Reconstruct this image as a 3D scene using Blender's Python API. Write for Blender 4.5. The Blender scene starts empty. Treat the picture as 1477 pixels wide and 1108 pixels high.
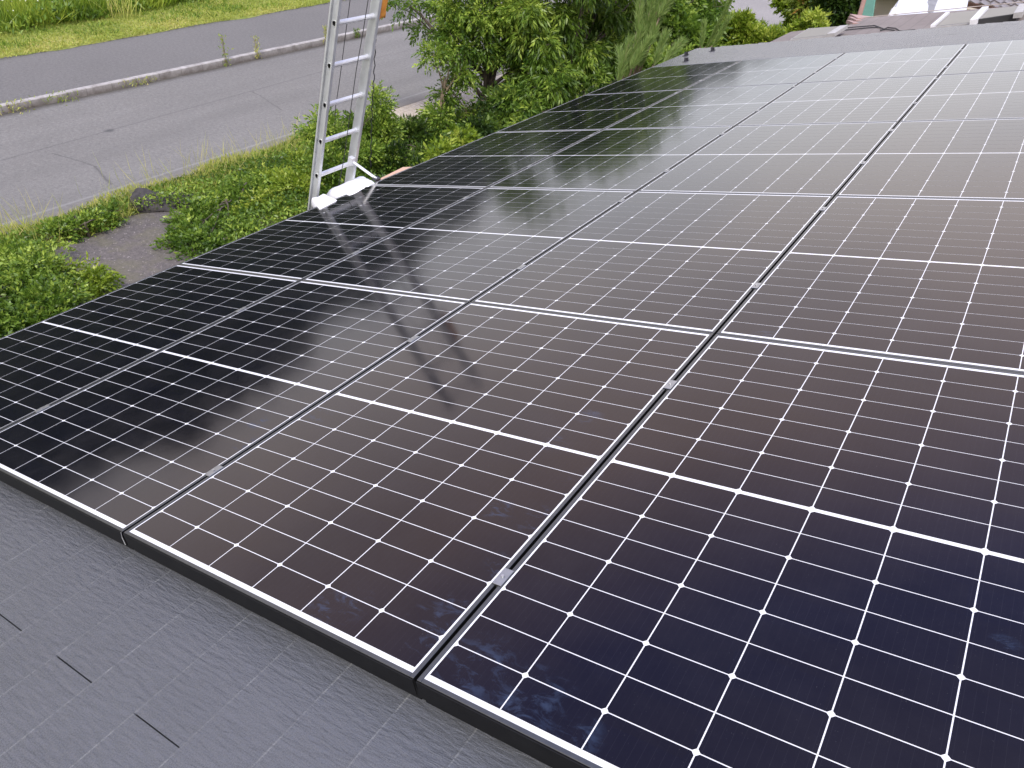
import bpy, math, random
import numpy as np
from mathutils import Matrix, Vector
rng = np.random.default_rng(11)
random.seed(5)
scene = bpy.context.scene
C = scene.collection
# ------------------------------------------------------------------ camera
S = math.radians(15.0)                       # roof pitch
# plane frame (u up the slope, v along the eave, n off the roof) -> world
RM = np.array([[math.cos(S), 0, -math.sin(S)], [0, 1, 0], [math.sin(S), 0, math.cos(S)]])
ORG = np.array([0, 0, 4.0])
def P(u, v, n=0.0):
    return RM @ np.array([u, v, n]) + ORG
CAMR = np.array([[0.82079781, 0.55258531, -0.1447081], [0.16186867, -0.4679535, -0.86880266], [-0.54780425, 0.68968761, -0.47354146]])
CAMC = P(0.92538184, -0.68367964, 1.25514155)
CR = CAMR @ RM.T                              # rows: right, down, forward in world
FPX = 1082.12
cam_d = bpy.data.cameras.new('camera'); cam = bpy.data.objects.new('camera', cam_d); C.objects.link(cam)
m = Matrix.Identity(4)
for i in range(3):
    m[i][0] = CR[0][i]; m[i][1] = -CR[1][i]; m[i][2] = -CR[2][i]; m[i][3] = CAMC[i]
cam.matrix_world = m
cam_d.sensor_width = 36; cam_d.lens = 36 * FPX / 1477; cam_d.clip_start = 0.05; cam_d.clip_end = 3000
scene.camera = cam
def ray(x, y):
    return CR.T @ np.array([(x - 738.5) / FPX, (y - 554) / FPX, 1.0])
def at_z(x, y, z):
    d = ray(x, y); return CAMC + d * (z - CAMC[2]) / d[2]
def at_y(x, y, Y):
    d = ray(x, y); return CAMC + d * (Y - CAMC[1]) / d[1]
def at_x(x, y, X):
    d = ray(x, y); return CAMC + d * (X - CAMC[0]) / d[0]
def at_n(x, y, n):                            # returns (u, v) on a plane parallel to the roof
    d = RM.T @ ray(x, y); c = RM.T @ (CAMC - ORG); t = (n - c[2]) / d[2]; p = c + d * t
    return p[0], p[1]
# ------------------------------------------------------------------ world and sun
SUN_EL, SUN_AZ = math.radians(58), math.radians(150)     # azimuth clockwise from +Y
w = bpy.data.worlds.new("World"); scene.world = w; w.use_nodes = True
nt = w.node_tree; nt.nodes.clear()
def N(t, k, **kw):
    n = t.nodes.new(k)
    for a, b in kw.items():
        if a in ('_i',): continue
        setattr(n, a, b)
    return n
sky = N(nt, 'ShaderNodeTexSky', sky_type='NISHITA', sun_disc=False, sun_elevation=SUN_EL, sun_rotation=SUN_AZ)
tc = N(nt, 'ShaderNodeTexCoord')
mp = N(nt, 'ShaderNodeMapping'); mp.inputs['Scale'].default_value = (1.2, 1.2, 3.0)
nz = N(nt, 'ShaderNodeTexNoise'); nz.inputs['Scale'].default_value = 1.6; nz.inputs['Detail'].default_value = 5
nt.links.new(tc.outputs['Generated'], mp.inputs[0]); nt.links.new(mp.outputs[0], nz.inputs['Vector'])
cr = N(nt, 'ShaderNodeValToRGB'); nt.links.new(nz.outputs['Fac'], cr.inputs[0])
cr.color_ramp.elements[0].position = .36; cr.color_ramp.elements[0].color = (.86,) * 3 + (1,)
cr.color_ramp.elements[1].position = .58; cr.color_ramp.elements[1].color = (.97,) * 3 + (1,)
cl = N(nt, 'ShaderNodeValToRGB'); nt.links.new(nz.outputs['Fac'], cl.inputs[0])
cl.color_ramp.elements[0].position = .35; cl.color_ramp.elements[0].color = (.86, .87, .90, 1)
cl.color_ramp.elements[1].position = .65; cl.color_ramp.elements[1].color = (1.0, .97, .94, 1)
# bright hazy cloud low down, thinner and bluer overhead
sx = N(nt, 'ShaderNodeSeparateXYZ'); nt.links.new(tc.outputs['Generated'], sx.inputs[0])
er = N(nt, 'ShaderNodeValToRGB'); nt.links.new(sx.outputs[2], er.inputs[0])
while len(er.color_ramp.elements) < 6: er.color_ramp.elements.new(.5)
for e_, (p_, c_) in zip(er.color_ramp.elements, [(0, (.42, .44, .475)), (.15, (.44, .45, .475)), (.27, (.50, .47, .47)), (.46, (.53, .45, .445)), (.64, (.14, .175, .38)), (1.0, (.26, .30, .42))]):
    e_.position = p_; e_.color = c_ + (1,)
ml = N(nt, 'ShaderNodeVectorMath', operation='MULTIPLY'); nt.links.new(cl.outputs[0], ml.inputs[0]); nt.links.new(er.outputs[0], ml.inputs[1])
sc = N(nt, 'ShaderNodeVectorMath', operation='SCALE'); sc.inputs['Scale'].default_value = 23.0
nt.links.new(ml.outputs[0], sc.inputs[0])
mx = N(nt, 'ShaderNodeMix', data_type='RGBA')
nt.links.new(cr.outputs[0], mx.inputs[0]); nt.links.new(sky.outputs[0], mx.inputs[6]); nt.links.new(sc.outputs[0], mx.inputs[7])
bg = N(nt, 'ShaderNodeBackground'); bg.inputs['Strength'].default_value = 0.12
nt.links.new(mx.outputs[2], bg.inputs[0])
wo = N(nt, 'ShaderNodeOutputWorld'); nt.links.new(bg.outputs[0], wo.inputs[0])
sd = bpy.data.lights.new('sun', 'SUN'); sd.energy = 2.6; sd.angle = math.radians(12); sd.color = (1, .95, .87)
so = bpy.data.objects.new('sun', sd); C.objects.link(so)
sdir = Vector((math.sin(SUN_AZ) * math.cos(SUN_EL), math.cos(SUN_AZ) * math.cos(SUN_EL), math.sin(SUN_EL)))
so.rotation_euler = sdir.to_track_quat('Z', 'Y').to_euler(); so.location = (0, 0, 60)
scene.view_settings.view_transform = 'Standard'; scene.view_settings.look = 'None'
scene.view_settings.gamma = 1; scene.view_settings.exposure = 0.42
scene.view_settings.use_curve_mapping = False
scene.render.engine = 'CYCLES'

# ------------------------------------------------------------------ helpers
def tag(o, label=None, cat=None, group=None, kind=None):
    if label: o['label'] = label
    if cat: o['category'] = cat
    if group: o['group'] = group
    if kind: o['kind'] = kind
    return o
def empty(name, loc=(0, 0, 0), rot=(0, 0, 0)):
    o = bpy.data.objects.new(name, None); C.objects.link(o); o.location = loc; o.rotation_euler = rot
    o.empty_display_size = .1
    return o
def obj(name, V, F, mats, parent=None, fm=None, smooth=False, loc=None, rot=None):
    me = bpy.data.meshes.new(name)
    me.from_pydata([tuple(map(float, v)) for v in V], [], [tuple(map(int, f)) for f in F])
    if not isinstance(mats, (list, tuple)): mats = [mats]
    for a in mats: me.materials.append(a)
    if fm is not None: me.polygons.foreach_set('material_index', list(fm))
    if smooth: me.polygons.foreach_set('use_smooth', [True] * len(me.polygons))
    me.update()
    o = bpy.data.objects.new(name, me); C.objects.link(o)
    if parent: o.parent = parent
    if loc is not None: o.location = loc
    if rot is not None: o.rotation_euler = rot
    return o
class MB:
    def __init__(s): s.V = []; s.F = []; s.M = []
    def add(s, V, F, mi=0):
        b = len(s.V); s.V += [tuple(v) for v in V]; s.F += [tuple(b + i for i in f) for f in F]; s.M += [mi] * len(F)
    def box(s, x0, x1, y0, y1, z0, z1, mi=0, ch=0.0):
        if ch <= 0:
            V = [(x, y, z) for z in (z0, z1) for y in (y0, y1) for x in (x0, x1)]
            s.add(V, [(0, 2, 3, 1), (4, 5, 7, 6), (0, 1, 5, 4), (2, 6, 7, 3), (0, 4, 6, 2), (1, 3, 7, 5)], mi)
        else:
            c = ch; V = []
            for z, q in ((z0, c), (z0 + c, 0), (z1 - c, 0), (z1, c)):
                xs0, xs1, ys0, ys1 = x0 + q, x1 - q, y0 + q, y1 - q
                V += [(xs0 + (c if not q else 0), ys0, z), (xs1 - (c if not q else 0), ys0, z), (xs1, ys0 + (c if not q else 0), z), (xs1, ys1 - (c if not q else 0), z),
                      (xs1 - (c if not q else 0), ys1, z), (xs0 + (c if not q else 0), ys1, z), (xs0, ys1 - (c if not q else 0), z), (xs0, ys0 + (c if not q else 0), z)]
            F = [tuple(range(7, -1, -1)), tuple(range(24, 32))]
            for r in range(3):
                for k in range(8):
                    a = r * 8 + k; b = r * 8 + (k + 1) % 8; F.append((a, b, b + 8, a + 8))
            s.add(V, F, mi)
    def tube(s, pts, rad, seg=8, mi=0, cap=True):
        pts = [np.array(p, float) for p in pts]
        if not hasattr(rad, '__len__'): rad = [rad] * len(pts)
        rings = []; up = np.array([0.13, 0.27, 1.0])
        for i, p in enumerate(pts):
            d = pts[min(i + 1, len(pts) - 1)] - pts[max(i - 1, 0)]; d = d / (np.linalg.norm(d) + 1e-9)
            if abs(d @ up) > .98 * np.linalg.norm(up): up = np.array([1., .2, 0])
            a = np.cross(d, up); a /= np.linalg.norm(a) + 1e-9; b = np.cross(d, a)
            rings.append([p + rad[i] * (math.cos(t) * a + math.sin(t) * b) for t in [2 * math.pi * k / seg for k in range(seg)]])
        V = [v for r in rings for v in r]; F = []
        for i in range(len(pts) - 1):
            for k in range(seg):
                F.append((i * seg + k, i * seg + (k + 1) % seg, (i + 1) * seg + (k + 1) % seg, (i + 1) * seg + k))
        if cap: F.append(tuple(range(seg - 1, -1, -1))); F.append(tuple((len(pts) - 1) * seg + k for k in range(seg)))
        s.add(V, F, mi)
    def obox(s, p, ax, ay, az, mi=0):        # oriented box centred at p with half axes
        p, ax, ay, az = map(lambda q: np.array(q, float), (p, ax, ay, az))
        V = [p + i * ax + j * ay + k * az for k in (-1, 1) for j in (-1, 1) for i in (-1, 1)]
        s.add(V, [(0, 2, 3, 1), (4, 5, 7, 6), (0, 1, 5, 4), (2, 6, 7, 3), (0, 4, 6, 2), (1, 3, 7, 5)], mi)
    def build(s, name, mats, parent=None, **k):
        return obj(name, s.V, s.F, mats, parent, s.M, **k)

# ------------------------------------------------------------------ materials
class G:                                       # tiny node graph wrapper
    def __init__(s, name):
        s.m = bpy.data.materials.new(name); s.m.use_nodes = True; s.t = s.m.node_tree; s.t.nodes.clear()
        s.out = s.t.nodes.new('ShaderNodeOutputMaterial'); s.b = s.t.nodes.new('ShaderNodeBsdfPrincipled')
        s.t.links.new(s.b.outputs[0], s.out.inputs[0]); s._tc = None
    def co(s, k='Object'):
        if not s._tc: s._tc = s.t.nodes.new('ShaderNodeTexCoord')
        return s._tc.outputs[k]
    def set(s, inp, v):
        if hasattr(v, 'links') or isinstance(v, bpy.types.NodeSocket): s.t.links.new(v, inp)
        else: inp.default_value = v
    def P(s, **k):
        for a, v in k.items():
            s.set(s.b.inputs[a.replace('_', ' ')], (tuple(v) + (1,)) if isinstance(v, tuple) and len(v) == 3 else v)
        return s
    def math(s, op, a, b=0.0, c=0.0, clamp=False):
        n = s.t.nodes.new('ShaderNodeMath'); n.operation = op; n.use_clamp = clamp
        for i, v in enumerate((a, b, c)): s.set(n.inputs[i], v)
        return n.outputs[0]
    def map(s, vec, scale=(1, 1, 1), loc=(0, 0, 0), rot=(0, 0, 0)):
        n = s.t.nodes.new('ShaderNodeMapping'); s.set(n.inputs[0], vec); n.inputs['Scale'].default_value = scale
        n.inputs['Location'].default_value = loc; n.inputs['Rotation'].default_value = rot
        return n.outputs[0]
    def noise(s, vec, scale, detail=4, rough=.55, dist=0, col=False):
        n = s.t.nodes.new('ShaderNodeTexNoise'); s.set(n.inputs['Vector'], vec); n.inputs['Scale'].default_value = scale
        n.inputs['Detail'].default_value = detail; n.inputs['Roughness'].default_value = rough; n.inputs['Distortion'].default_value = dist
        return n.outputs['Color' if col else 'Fac']
    def vor(s, vec, scale, feat='F1', out='Distance'):
        n = s.t.nodes.new('ShaderNodeTexVoronoi'); n.feature = feat; s.set(n.inputs['Vector'], vec); n.inputs['Scale'].default_value = scale
        return n.outputs[out]
    def ramp(s, f, stops):
        n = s.t.nodes.new('ShaderNodeValToRGB'); s.set(n.inputs[0], f); e = n.color_ramp.elements
        while len(e) < len(stops): e.new(.5)
        for i, (p, c) in enumerate(stops):
            e[i].position = p; e[i].color = tuple(c) + (1,) if hasattr(c, '__len__') else (c, c, c, 1)
        return n.outputs[0]
    def mix(s, f, a, b):
        n = s.t.nodes.new('ShaderNodeMix'); n.data_type = 'RGBA'; s.set(n.inputs[0], f)
        for i, v in ((6, a), (7, b)): s.set(n.inputs[i], tuple(v) + (1,) if isinstance(v, tuple) and len(v) == 3 else v)
        return n.outputs[2]
    def sep(s, v):
        n = s.t.nodes.new('ShaderNodeSeparateXYZ'); s.set(n.inputs[0], v); return n.outputs
    def bump(s, h, strength=.3, dist=.01):
        n = s.t.nodes.new('ShaderNodeBump'); s.set(n.inputs['Height'], h); n.inputs['Strength'].default_value = strength
        n.inputs['Distance'].default_value = dist; s.t.links.new(n.outputs[0], s.b.inputs['Normal']); return s
    def pos(s):
        n = s.t.nodes.new('ShaderNodeNewGeometry'); return n.outputs['Position']
def simple(name, col, rough=.6, metal=0.0, var=.15, scale=8, bump=0.0):
    g = G(name); f = g.noise(g.co(), scale, 5)
    c = g.mix(g.ramp(f, [(.3, 0.), (.7, 1.)]), tuple(x * (1 - var) for x in col), tuple(min(1, x * (1 + var)) for x in col))
    g.P(Base_Color=c, Roughness=rough, Metallic=metal)
    if bump: g.bump(g.noise(g.co(), scale * 6, 4), bump, .01)
    return g.m
# --- solar cells: dark silicon under slightly textured glass
def m_cell():
    g = G('silicon_cell'); o = g.co()
    p = g.pos()
    smear = None
    g_base = g.mix(g.noise(o, 1.3, 2), (.0010, .0013, .0065), (.0018, .0015, .0055))
    # fine silver busbars printed on each cell (10 per 184 mm column)
    x = g.sep(o)[0]
    bb = g.math('ABSOLUTE', g.math('SUBTRACT', g.math('FRACT', g.math('MULTIPLY', g.math('SUBTRACT', x, .016), 10 / .1837)), .5))
    bb = g.math('LESS_THAN', bb, .018)
    g_base = g.mix(g.math('MULTIPLY', bb, .025), g_base, (.35, .35, .38))
    # hand smudges: greasy prints near the gap and the front edge, plus painted blue sky glow (roof-plane coordinates)
    un = g.map(p, loc=(0, 0, 0))
    mk = 0.0
    for (su, sv, r) in SMUDGES_AND_GLOW:
        q = P(su, sv, 0)
        d = g.t.nodes.new('ShaderNodeVectorMath'); d.operation = 'DISTANCE'; g.set(d.inputs[0], p); d.inputs[1].default_value = tuple(q)
        v = g.math('SUBTRACT', 1.0, g.math('DIVIDE', d.outputs['Value'], r), clamp=True)
        mk = v if isinstance(mk, float) else g.math('MAXIMUM', mk, v)
    nn = g.ramp(g.noise(g.map(p, (15, 34, 20), rot=(0, 0, .5)), 1.0, 6, .68, .7), [(.50, 0.), (.64, 1.)])
    mk = g.math('MULTIPLY', g.math('MULTIPLY', mk, 1.6, clamp=True), nn)
    dust = g.ramp(g.noise(p, 340, 1), [(.76, 0.), (.80, 1.)])
    dots = g.ramp(g.vor(p, 7.0), [(.022, 1.), (.034, 0.)])
    dots = g.math('MULTIPLY', dots, g.ramp(g.noise(p, 2.1, 2), [(.52, 0.), (.56, 1.)]))
    film = g.ramp(g.noise(p, 5.5, 6, .7), [(.4, 0.), (.8, 1.)])
    sp_ = g.sep(p); cid = g.t.nodes.new('ShaderNodeCombineXYZ')
    g.set(cid.inputs[0], g.math('FLOOR', g.math('DIVIDE', g.sep(o)[0], .184))); g.set(cid.inputs[1], g.math('FLOOR', g.math('DIVIDE', g.sep(o)[1], .0925)))
    oi = g.t.nodes.new('ShaderNodeObjectInfo'); g.set(cid.inputs[2], g.math('MULTIPLY', g.sep(oi.outputs['Location'])[1], 3.1))
    wn = g.t.nodes.new('ShaderNodeTexWhiteNoise'); g.set(wn.inputs['Vector'], cid.outputs[0])
    g_base = g.mix(g.math('MULTIPLY', wn.outputs['Value'], .5), g_base, (.0028, .0022, .0042))
    c = g.mix(g.math('MULTIPLY', film, .02), g_base, (.25, .24, .27))
    c = g.mix(g.math('MULTIPLY', mk, .10), c, (.16, .27, .50))
    c = g.mix(g.math('MULTIPLY', dust, .10), c, (.4, .4, .4))
    c = g.mix(g.math('MULTIPLY', dots, .22), c, (.5, .5, .52))
    rg = g.math('ADD', .085, g.math('MULTIPLY', film, .05))
    g.P(Base_Color=c, Roughness=g.math('ADD', rg, g.math('MULTIPLY', mk, .1)), IOR=1.40, Specular_Tint=(1.0, .80, .73))
    g.bump(g.noise(p, 900, 2), .03, .0004)
    return g.m
def m_backsheet():
    g = G('white_backsheet'); g.P(Base_Color=(.80, .80, .80), Roughness=.13, IOR=1.36); return g.m
SMUDGES_AND_GLOW = []
for (px, py, r) in [(628, 893, .075), (655, 880, .06), (600, 930, .05), (640, 925, .06), (722, 735, .05), (770, 748, .06), (845, 690, .05), (800, 640, .045), (722, 815, .05),
                    (690, 965, .10), (760, 1010, .10), (500, 870, .07), (470, 880, .06), (850, 600, .05), (835, 1060, .05), (1450, 930, .03), (355, 640, .05), (370, 610, .05), (1105, 480, .05), (460, 600, .05)]:
    u, v = at_n(px, py, 0); SMUDGES_AND_GLOW.append((u, v, r * 1.1))
M_cell = m_cell(); M_back = m_backsheet()
def m_frame():
    g = G('anodised_frame'); f = g.noise(g.co(), 60, 4)
    g.P(Base_Color=g.mix(f, (.085, .088, .087), (.135, .138, .135)), Metallic=.8, Roughness=.36); g.bump(g.noise(g.map(g.co(), (1, 1, 1)), 500, 2), .05, .001); return g.m
M_frame = m_frame()
M_side = simple('frame_side_shade', (.005, .005, .0055), .4, 0, .2, 30)  # darkened copy for the frame sides: slot shade painted into the colour
M_skirt = simple('black_skirt', (.005, .005, .005), .5, 0, .3, 20)
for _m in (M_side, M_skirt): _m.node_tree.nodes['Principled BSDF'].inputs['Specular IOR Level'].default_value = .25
M_clamp = simple('clamp_aluminium', (.34, .35, .35), .35, .9, .1, 40)
M_steel = simple('zinc_bolt', (.5, .5, .5), .3, .9, .1, 40)
M_alu = simple('ladder_aluminium', (.66, .68, .68), .42, .5, .10, 14, .05)
M_alu2 = simple('rung_aluminium', (.78, .79, .79), .45, .4, .08, 14, .05)
M_rope = simple('black_rope', (.035, .035, .035), .8, 0, .3, 60)
M_white = simple('white_cloth', (.85, .85, .84), .75, 0, .05, 10, .2)
M_orange = simple('orange_cloth', (.95, .36, .06), .8, 0, .25, 18, .3)
M_board = simple('peach_board', (.62, .40, .28), .7, 0, .15, 12)
M_dark = simple('dark_rubber', (.03, .03, .035), .6, 0, .2, 30)
def m_slate():
    g = G('painted_slate'); o = g.co(); s = g.sep(o)
    # per-slate tone from course and slate index
    ci = g.math('FLOOR', g.math('DIVIDE', g.math('ADD', s[0], 20 * .184 + .0), .184))
    big = g.noise(g.map(o, (.5, .8, 1)), 1.6, 5, .6)
    fine = g.noise(o, 260, 3, .7)
    c = g.mix(g.ramp(big, [(.3, 0.), (.75, 1.)]), (.074, .078, .083), (.104, .108, .114))
    c = g.mix(g.math('MULTIPLY', g.ramp(fine, [(.35, 0.), (.75, 1.)]), .2), c, (.15, .15, .155))
    fr = g.math('FRACT', g.math('DIVIDE', g.math('ADD', s[0], UOFF + 40 * .184), .184))
    edge = g.math('LESS_THAN', fr, .022)
    wear = g.ramp(g.noise(o, 38, 6, .75), [(.42, 0.), (.62, 1.)])
    c = g.mix(g.math('MULTIPLY', edge, g.math('ADD', g.math('MULTIPLY', wear, g.math('MULTIPLY', g.ramp(g.noise(o, 4.5, 3), [(.4, .08), (.65, .5)]), .6)), .035)), c, (.50, .50, .46))
    spk = g.ramp(g.vor(o, 34), [(.05, 1.), (.09, 0.)])
    spk = g.math('MULTIPLY', spk, g.ramp(g.noise(o, 3.0, 3), [(.55, 0.), (.66, 1.)]))
    c = g.mix(g.math('MULTIPLY', spk, .22), c, (.35, .35, .32))
    g.P(Base_Color=c, Roughness=g.ramp(fine, [(.3, .22), (.8, .36)]), IOR=1.62)
    w1 = g.noise(g.map(o, (16, 80, 1), rot=(0, 0, .10)), 1.0, 6, .62, .35)
    w2 = g.noise(g.map(o, (5, 20, 1)), 2.0, 4, .6, .3)
    h = g.math('ADD', g.math('MULTIPLY', w1, 1.0), g.math('MULTIPLY', w2, .5))
    h = g.math('ADD', h, g.math('MULTIPLY', fine, .02))
    g.bump(h, .75, .007)
    return g.m
NR = -0.09                                    # roof surface below the panel glass
_u, _ = at_n(193, 1028, NR); UOFF = -(_u % .184)   # course butt lines sit at u = _u + k*.184
UBASE = _u
_, VSLIT = at_n(130, 982, NR)
M_slate = m_slate()
def m_asphalt(name, a, b, road=False):
    g = G(name); p = g.pos()
    c = g.mix(g.ramp(g.noise(p, .35, 5, .6), [(.3, 0.), (.7, 1.)]), a, b)
    fine = g.noise(p, 55, 3, .8)
    md = g.noise(p, 15, 4, .75)
    c = g.mix(g.ramp(md, [(.3, .8), (.5, 0.)]), c, tuple(x * .62 for x in a))
    c = g.mix(g.ramp(md, [(.52, .0), (.70, .6)]), c, tuple(min(1, x * 1.5) for x in b))
    c = g.mix(g.ramp(fine, [(.4, .0), (.7, .6)]), c, tuple(min(1, x * 1.6) for x in b))
    c = g.mix(g.ramp(g.vor(p, 28), [(.08, .5), (.2, 0.)]), c, tuple(x * .55 for x in a))
    if road:
        s = g.sep(p); X, Y = s[0], s[1]
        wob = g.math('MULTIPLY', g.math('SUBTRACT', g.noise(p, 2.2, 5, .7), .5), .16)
        def line(x0, y0, x1, y1, wd, am, wb=1.0):
            L = math.hypot(x1 - x0, y1 - y0); dx, dy = (x1 - x0) / L, (y1 - y0) / L
            per = g.math('ADD', g.math('MULTIPLY', g.math('SUBTRACT', X, x0), -dy), g.math('MULTIPLY', g.math('SUBTRACT', Y, y0), dx))
            per = g.math('ADD', per, g.math('MULTIPLY', wob, wb))
            al = g.math('ADD', g.math('MULTIPLY', g.math('SUBTRACT', X, x0), dx), g.math('MULTIPLY', g.math('SUBTRACT', Y, y0), dy))
            k = g.math('SUBTRACT', 1.0, g.math('DIVIDE', g.math('ABSOLUTE', per), wd), clamp=True)
            k = g.math('MULTIPLY', k, g.math('MULTIPLY', g.math('GREATER_THAN', al, 0.0), g.math('LESS_THAN', al, L)))
            return g.math('MULTIPLY', k, am)
        k = line(-13.25, -6, -14.25, 14, .035, .55, .25)
        for a_ in ((-13.54, 6.07, -12.5, 6.25, .03, .6), (-12.5, 6.25, -11.59, 5.94, .04, .8), (-14.1, 11.17, -12.6, 10.7, .03, .6), (-14.25, 14, -14.1, 34, .03, .35), (-14.0, 1.0, -12.2, .6, .03, .5)):
            k = g.math('MAXIMUM', k, line(*a_))
        c = g.mix(g.math('MULTIPLY', k, .8, clamp=True), c, (.045, .042, .042))
        c = g.mix(line(-11.42, -20, -11.32, 60, .05, .35, .2), c, (.42, .41, .39))
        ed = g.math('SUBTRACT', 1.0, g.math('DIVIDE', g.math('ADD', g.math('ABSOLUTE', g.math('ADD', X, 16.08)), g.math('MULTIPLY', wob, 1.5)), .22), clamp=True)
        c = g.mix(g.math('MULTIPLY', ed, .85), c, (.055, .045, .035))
        ed2 = g.math('SUBTRACT', 1.0, g.math('DIVIDE', g.math('ADD', g.math('ABSOLUTE', g.math('ADD', X, 11.0)), g.math('MULTIPLY', wob, 2.5)), .35), clamp=True)
        c = g.mix(g.math('MULTIPLY', ed2, .6), c, (.20, .17, .13))
        st = g.ramp(g.noise(g.map(p, (.8, .12, 1)), 1.4, 4, .6), [(.35, 0.), (.7, .35)])
        c = g.mix(st, c, tuple(x * .72 for x in a))
        # one small dark tar spot
        d = g.t.nodes.new('ShaderNodeVectorMath'); d.operation = 'DISTANCE'; g.set(d.inputs[0], p); d.inputs[1].default_value = tuple(at_z(158, 189, 0))
        c = g.mix(g.ramp(g.math('ADD', d.outputs['Value'], wob), [(.05, .7), (.14, 0.)]), c, (.05, .05, .05))
    if name == 'old_asphalt':
        sp = g.ramp(g.vor(p, 22), [(.16, 1.), (.26, 0.)]); sp = g.math('MULTIPLY', sp, g.ramp(g.noise(p, 9, 3), [(.45, 0.), (.6, .8)])); c = g.mix(sp, c, (.42, .37, .33))
        c = g.mix(g.ramp(g.noise(p, 2.2, 5, .7), [(.45, 0.), (.7, .45)]), c, (.15, .14, .06))
    g.P(Base_Color=c, Roughness=.85); g.bump(fine, .4, .01)
    return g.m
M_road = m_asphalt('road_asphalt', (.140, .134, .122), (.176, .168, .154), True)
M_walk = m_asphalt('pavement_asphalt', (.108, .103, .096), (.134, .128, .120))
M_patch = m_asphalt('old_asphalt', (.070, .060, .054), (.120, .104, .094))
M_lot = m_asphalt('side_road_asphalt', (.19, .178, .168), (.25, .235, .222))
def m_kerb():
    g = G('kerb_concrete'); p = g.pos(); n = g.noise(p, 5, 6, .7)
    c = g.mix(g.ramp(n, [(.3, 0.), (.7, 1.)]), (.22, .20, .185), (.48, .455, .43))
    y = g.sep(p)[1]; j = g.math('LESS_THAN', g.math('FRACT', g.math('DIVIDE', y, .6)), .03)
    c = g.mix(g.math('MULTIPLY', j, .35), c, (.08, .075, .07))
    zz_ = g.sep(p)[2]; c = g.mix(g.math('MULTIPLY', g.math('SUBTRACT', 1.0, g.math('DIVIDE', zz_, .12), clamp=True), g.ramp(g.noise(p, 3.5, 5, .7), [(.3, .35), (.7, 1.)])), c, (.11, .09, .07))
    g.P(Base_Color=c, Roughness=.9); g.bump(g.noise(p, 40, 4), .4, .01); return g.m
M_kerb = m_kerb()
def m_ground(name, stops, sc=1.2):
    g = G(name); p = g.pos(); n = g.noise(p, sc, 8, .75)
    g.P(Base_Color=g.ramp(n, stops), Roughness=.95); g.bump(g.noise(p, 30, 5), .6, .03); return g.m
M_soil = m_ground('soil_and_moss', [(.3, (.06, .05, .03)), (.5, (.10, .10, .035)), (.7, (.14, .17, .04))])
M_lawn = m_ground('short_grass', [(.28, (.11, .17, .025)), (.45, (.22, .26, .045)), (.6, (.31, .29, .08)), (.75, (.36, .30, .13))], 1.5)
M_gravel = m_ground('gravel', [(.3, (.28, .22, .16)), (.5, (.42, .36, .28)), (.7, (.58, .53, .46))], 16)
M_rock = simple('rock', (.048, .043, .041), .9, 0, .4, 9, .8)
def m_leaf(name, c0, c1, c2, rough=.42, trans=.30):
    g = G(name); a = g.t.nodes.new('ShaderNodeAttribute'); a.attribute_name = 'tint'
    c = g.ramp(a.outputs['Fac'], [(0.0, c0), (.55, c1), (1.0, c2)])
    g.P(Base_Color=c, Roughness=rough, IOR=1.45)
    t = g.t.nodes.new('ShaderNodeBsdfTranslucent'); g.t.links.new(g.mix(.5, c, tuple(min(1, x * 1.6) for x in c1)), t.inputs[0])
    ms = g.t.nodes.new('ShaderNodeMixShader'); ms.inputs[0].default_value = trans
    g.t.links.new(g.b.outputs[0], ms.inputs[1]); g.t.links.new(t.outputs[0], ms.inputs[2]); g.t.links.new(ms.outputs[0], g.out.inputs[0])
    return g.m
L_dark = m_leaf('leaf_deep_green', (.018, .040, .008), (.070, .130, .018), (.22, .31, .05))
L_mid = m_leaf('leaf_mid_green', (.036, .086, .009), (.155, .255, .030), (.41, .52, .08))
L_bright = m_leaf('leaf_yellow_green', (.09, .16, .014), (.24, .335, .030), (.44, .50, .08))
L_straw = m_leaf('dry_grass', (.22, .30, .05), (.42, .46, .09), (.62, .52, .22), .7)
L_pine = m_leaf('pine_needle', (.10, .17, .035), (.20, .30, .07), (.36, .42, .14), .5)
L_red = m_leaf('orange_tipped_leaf', (.10, .16, .02), (.24, .30, .04), (.50, .26, .07))
M_bark = simple('bark', (.10, .08, .06), .9, 0, .4, 14, .7)
M_bark2 = simple('pale_bark', (.26, .20, .13), .9, 0, .3, 14, .5)

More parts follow.
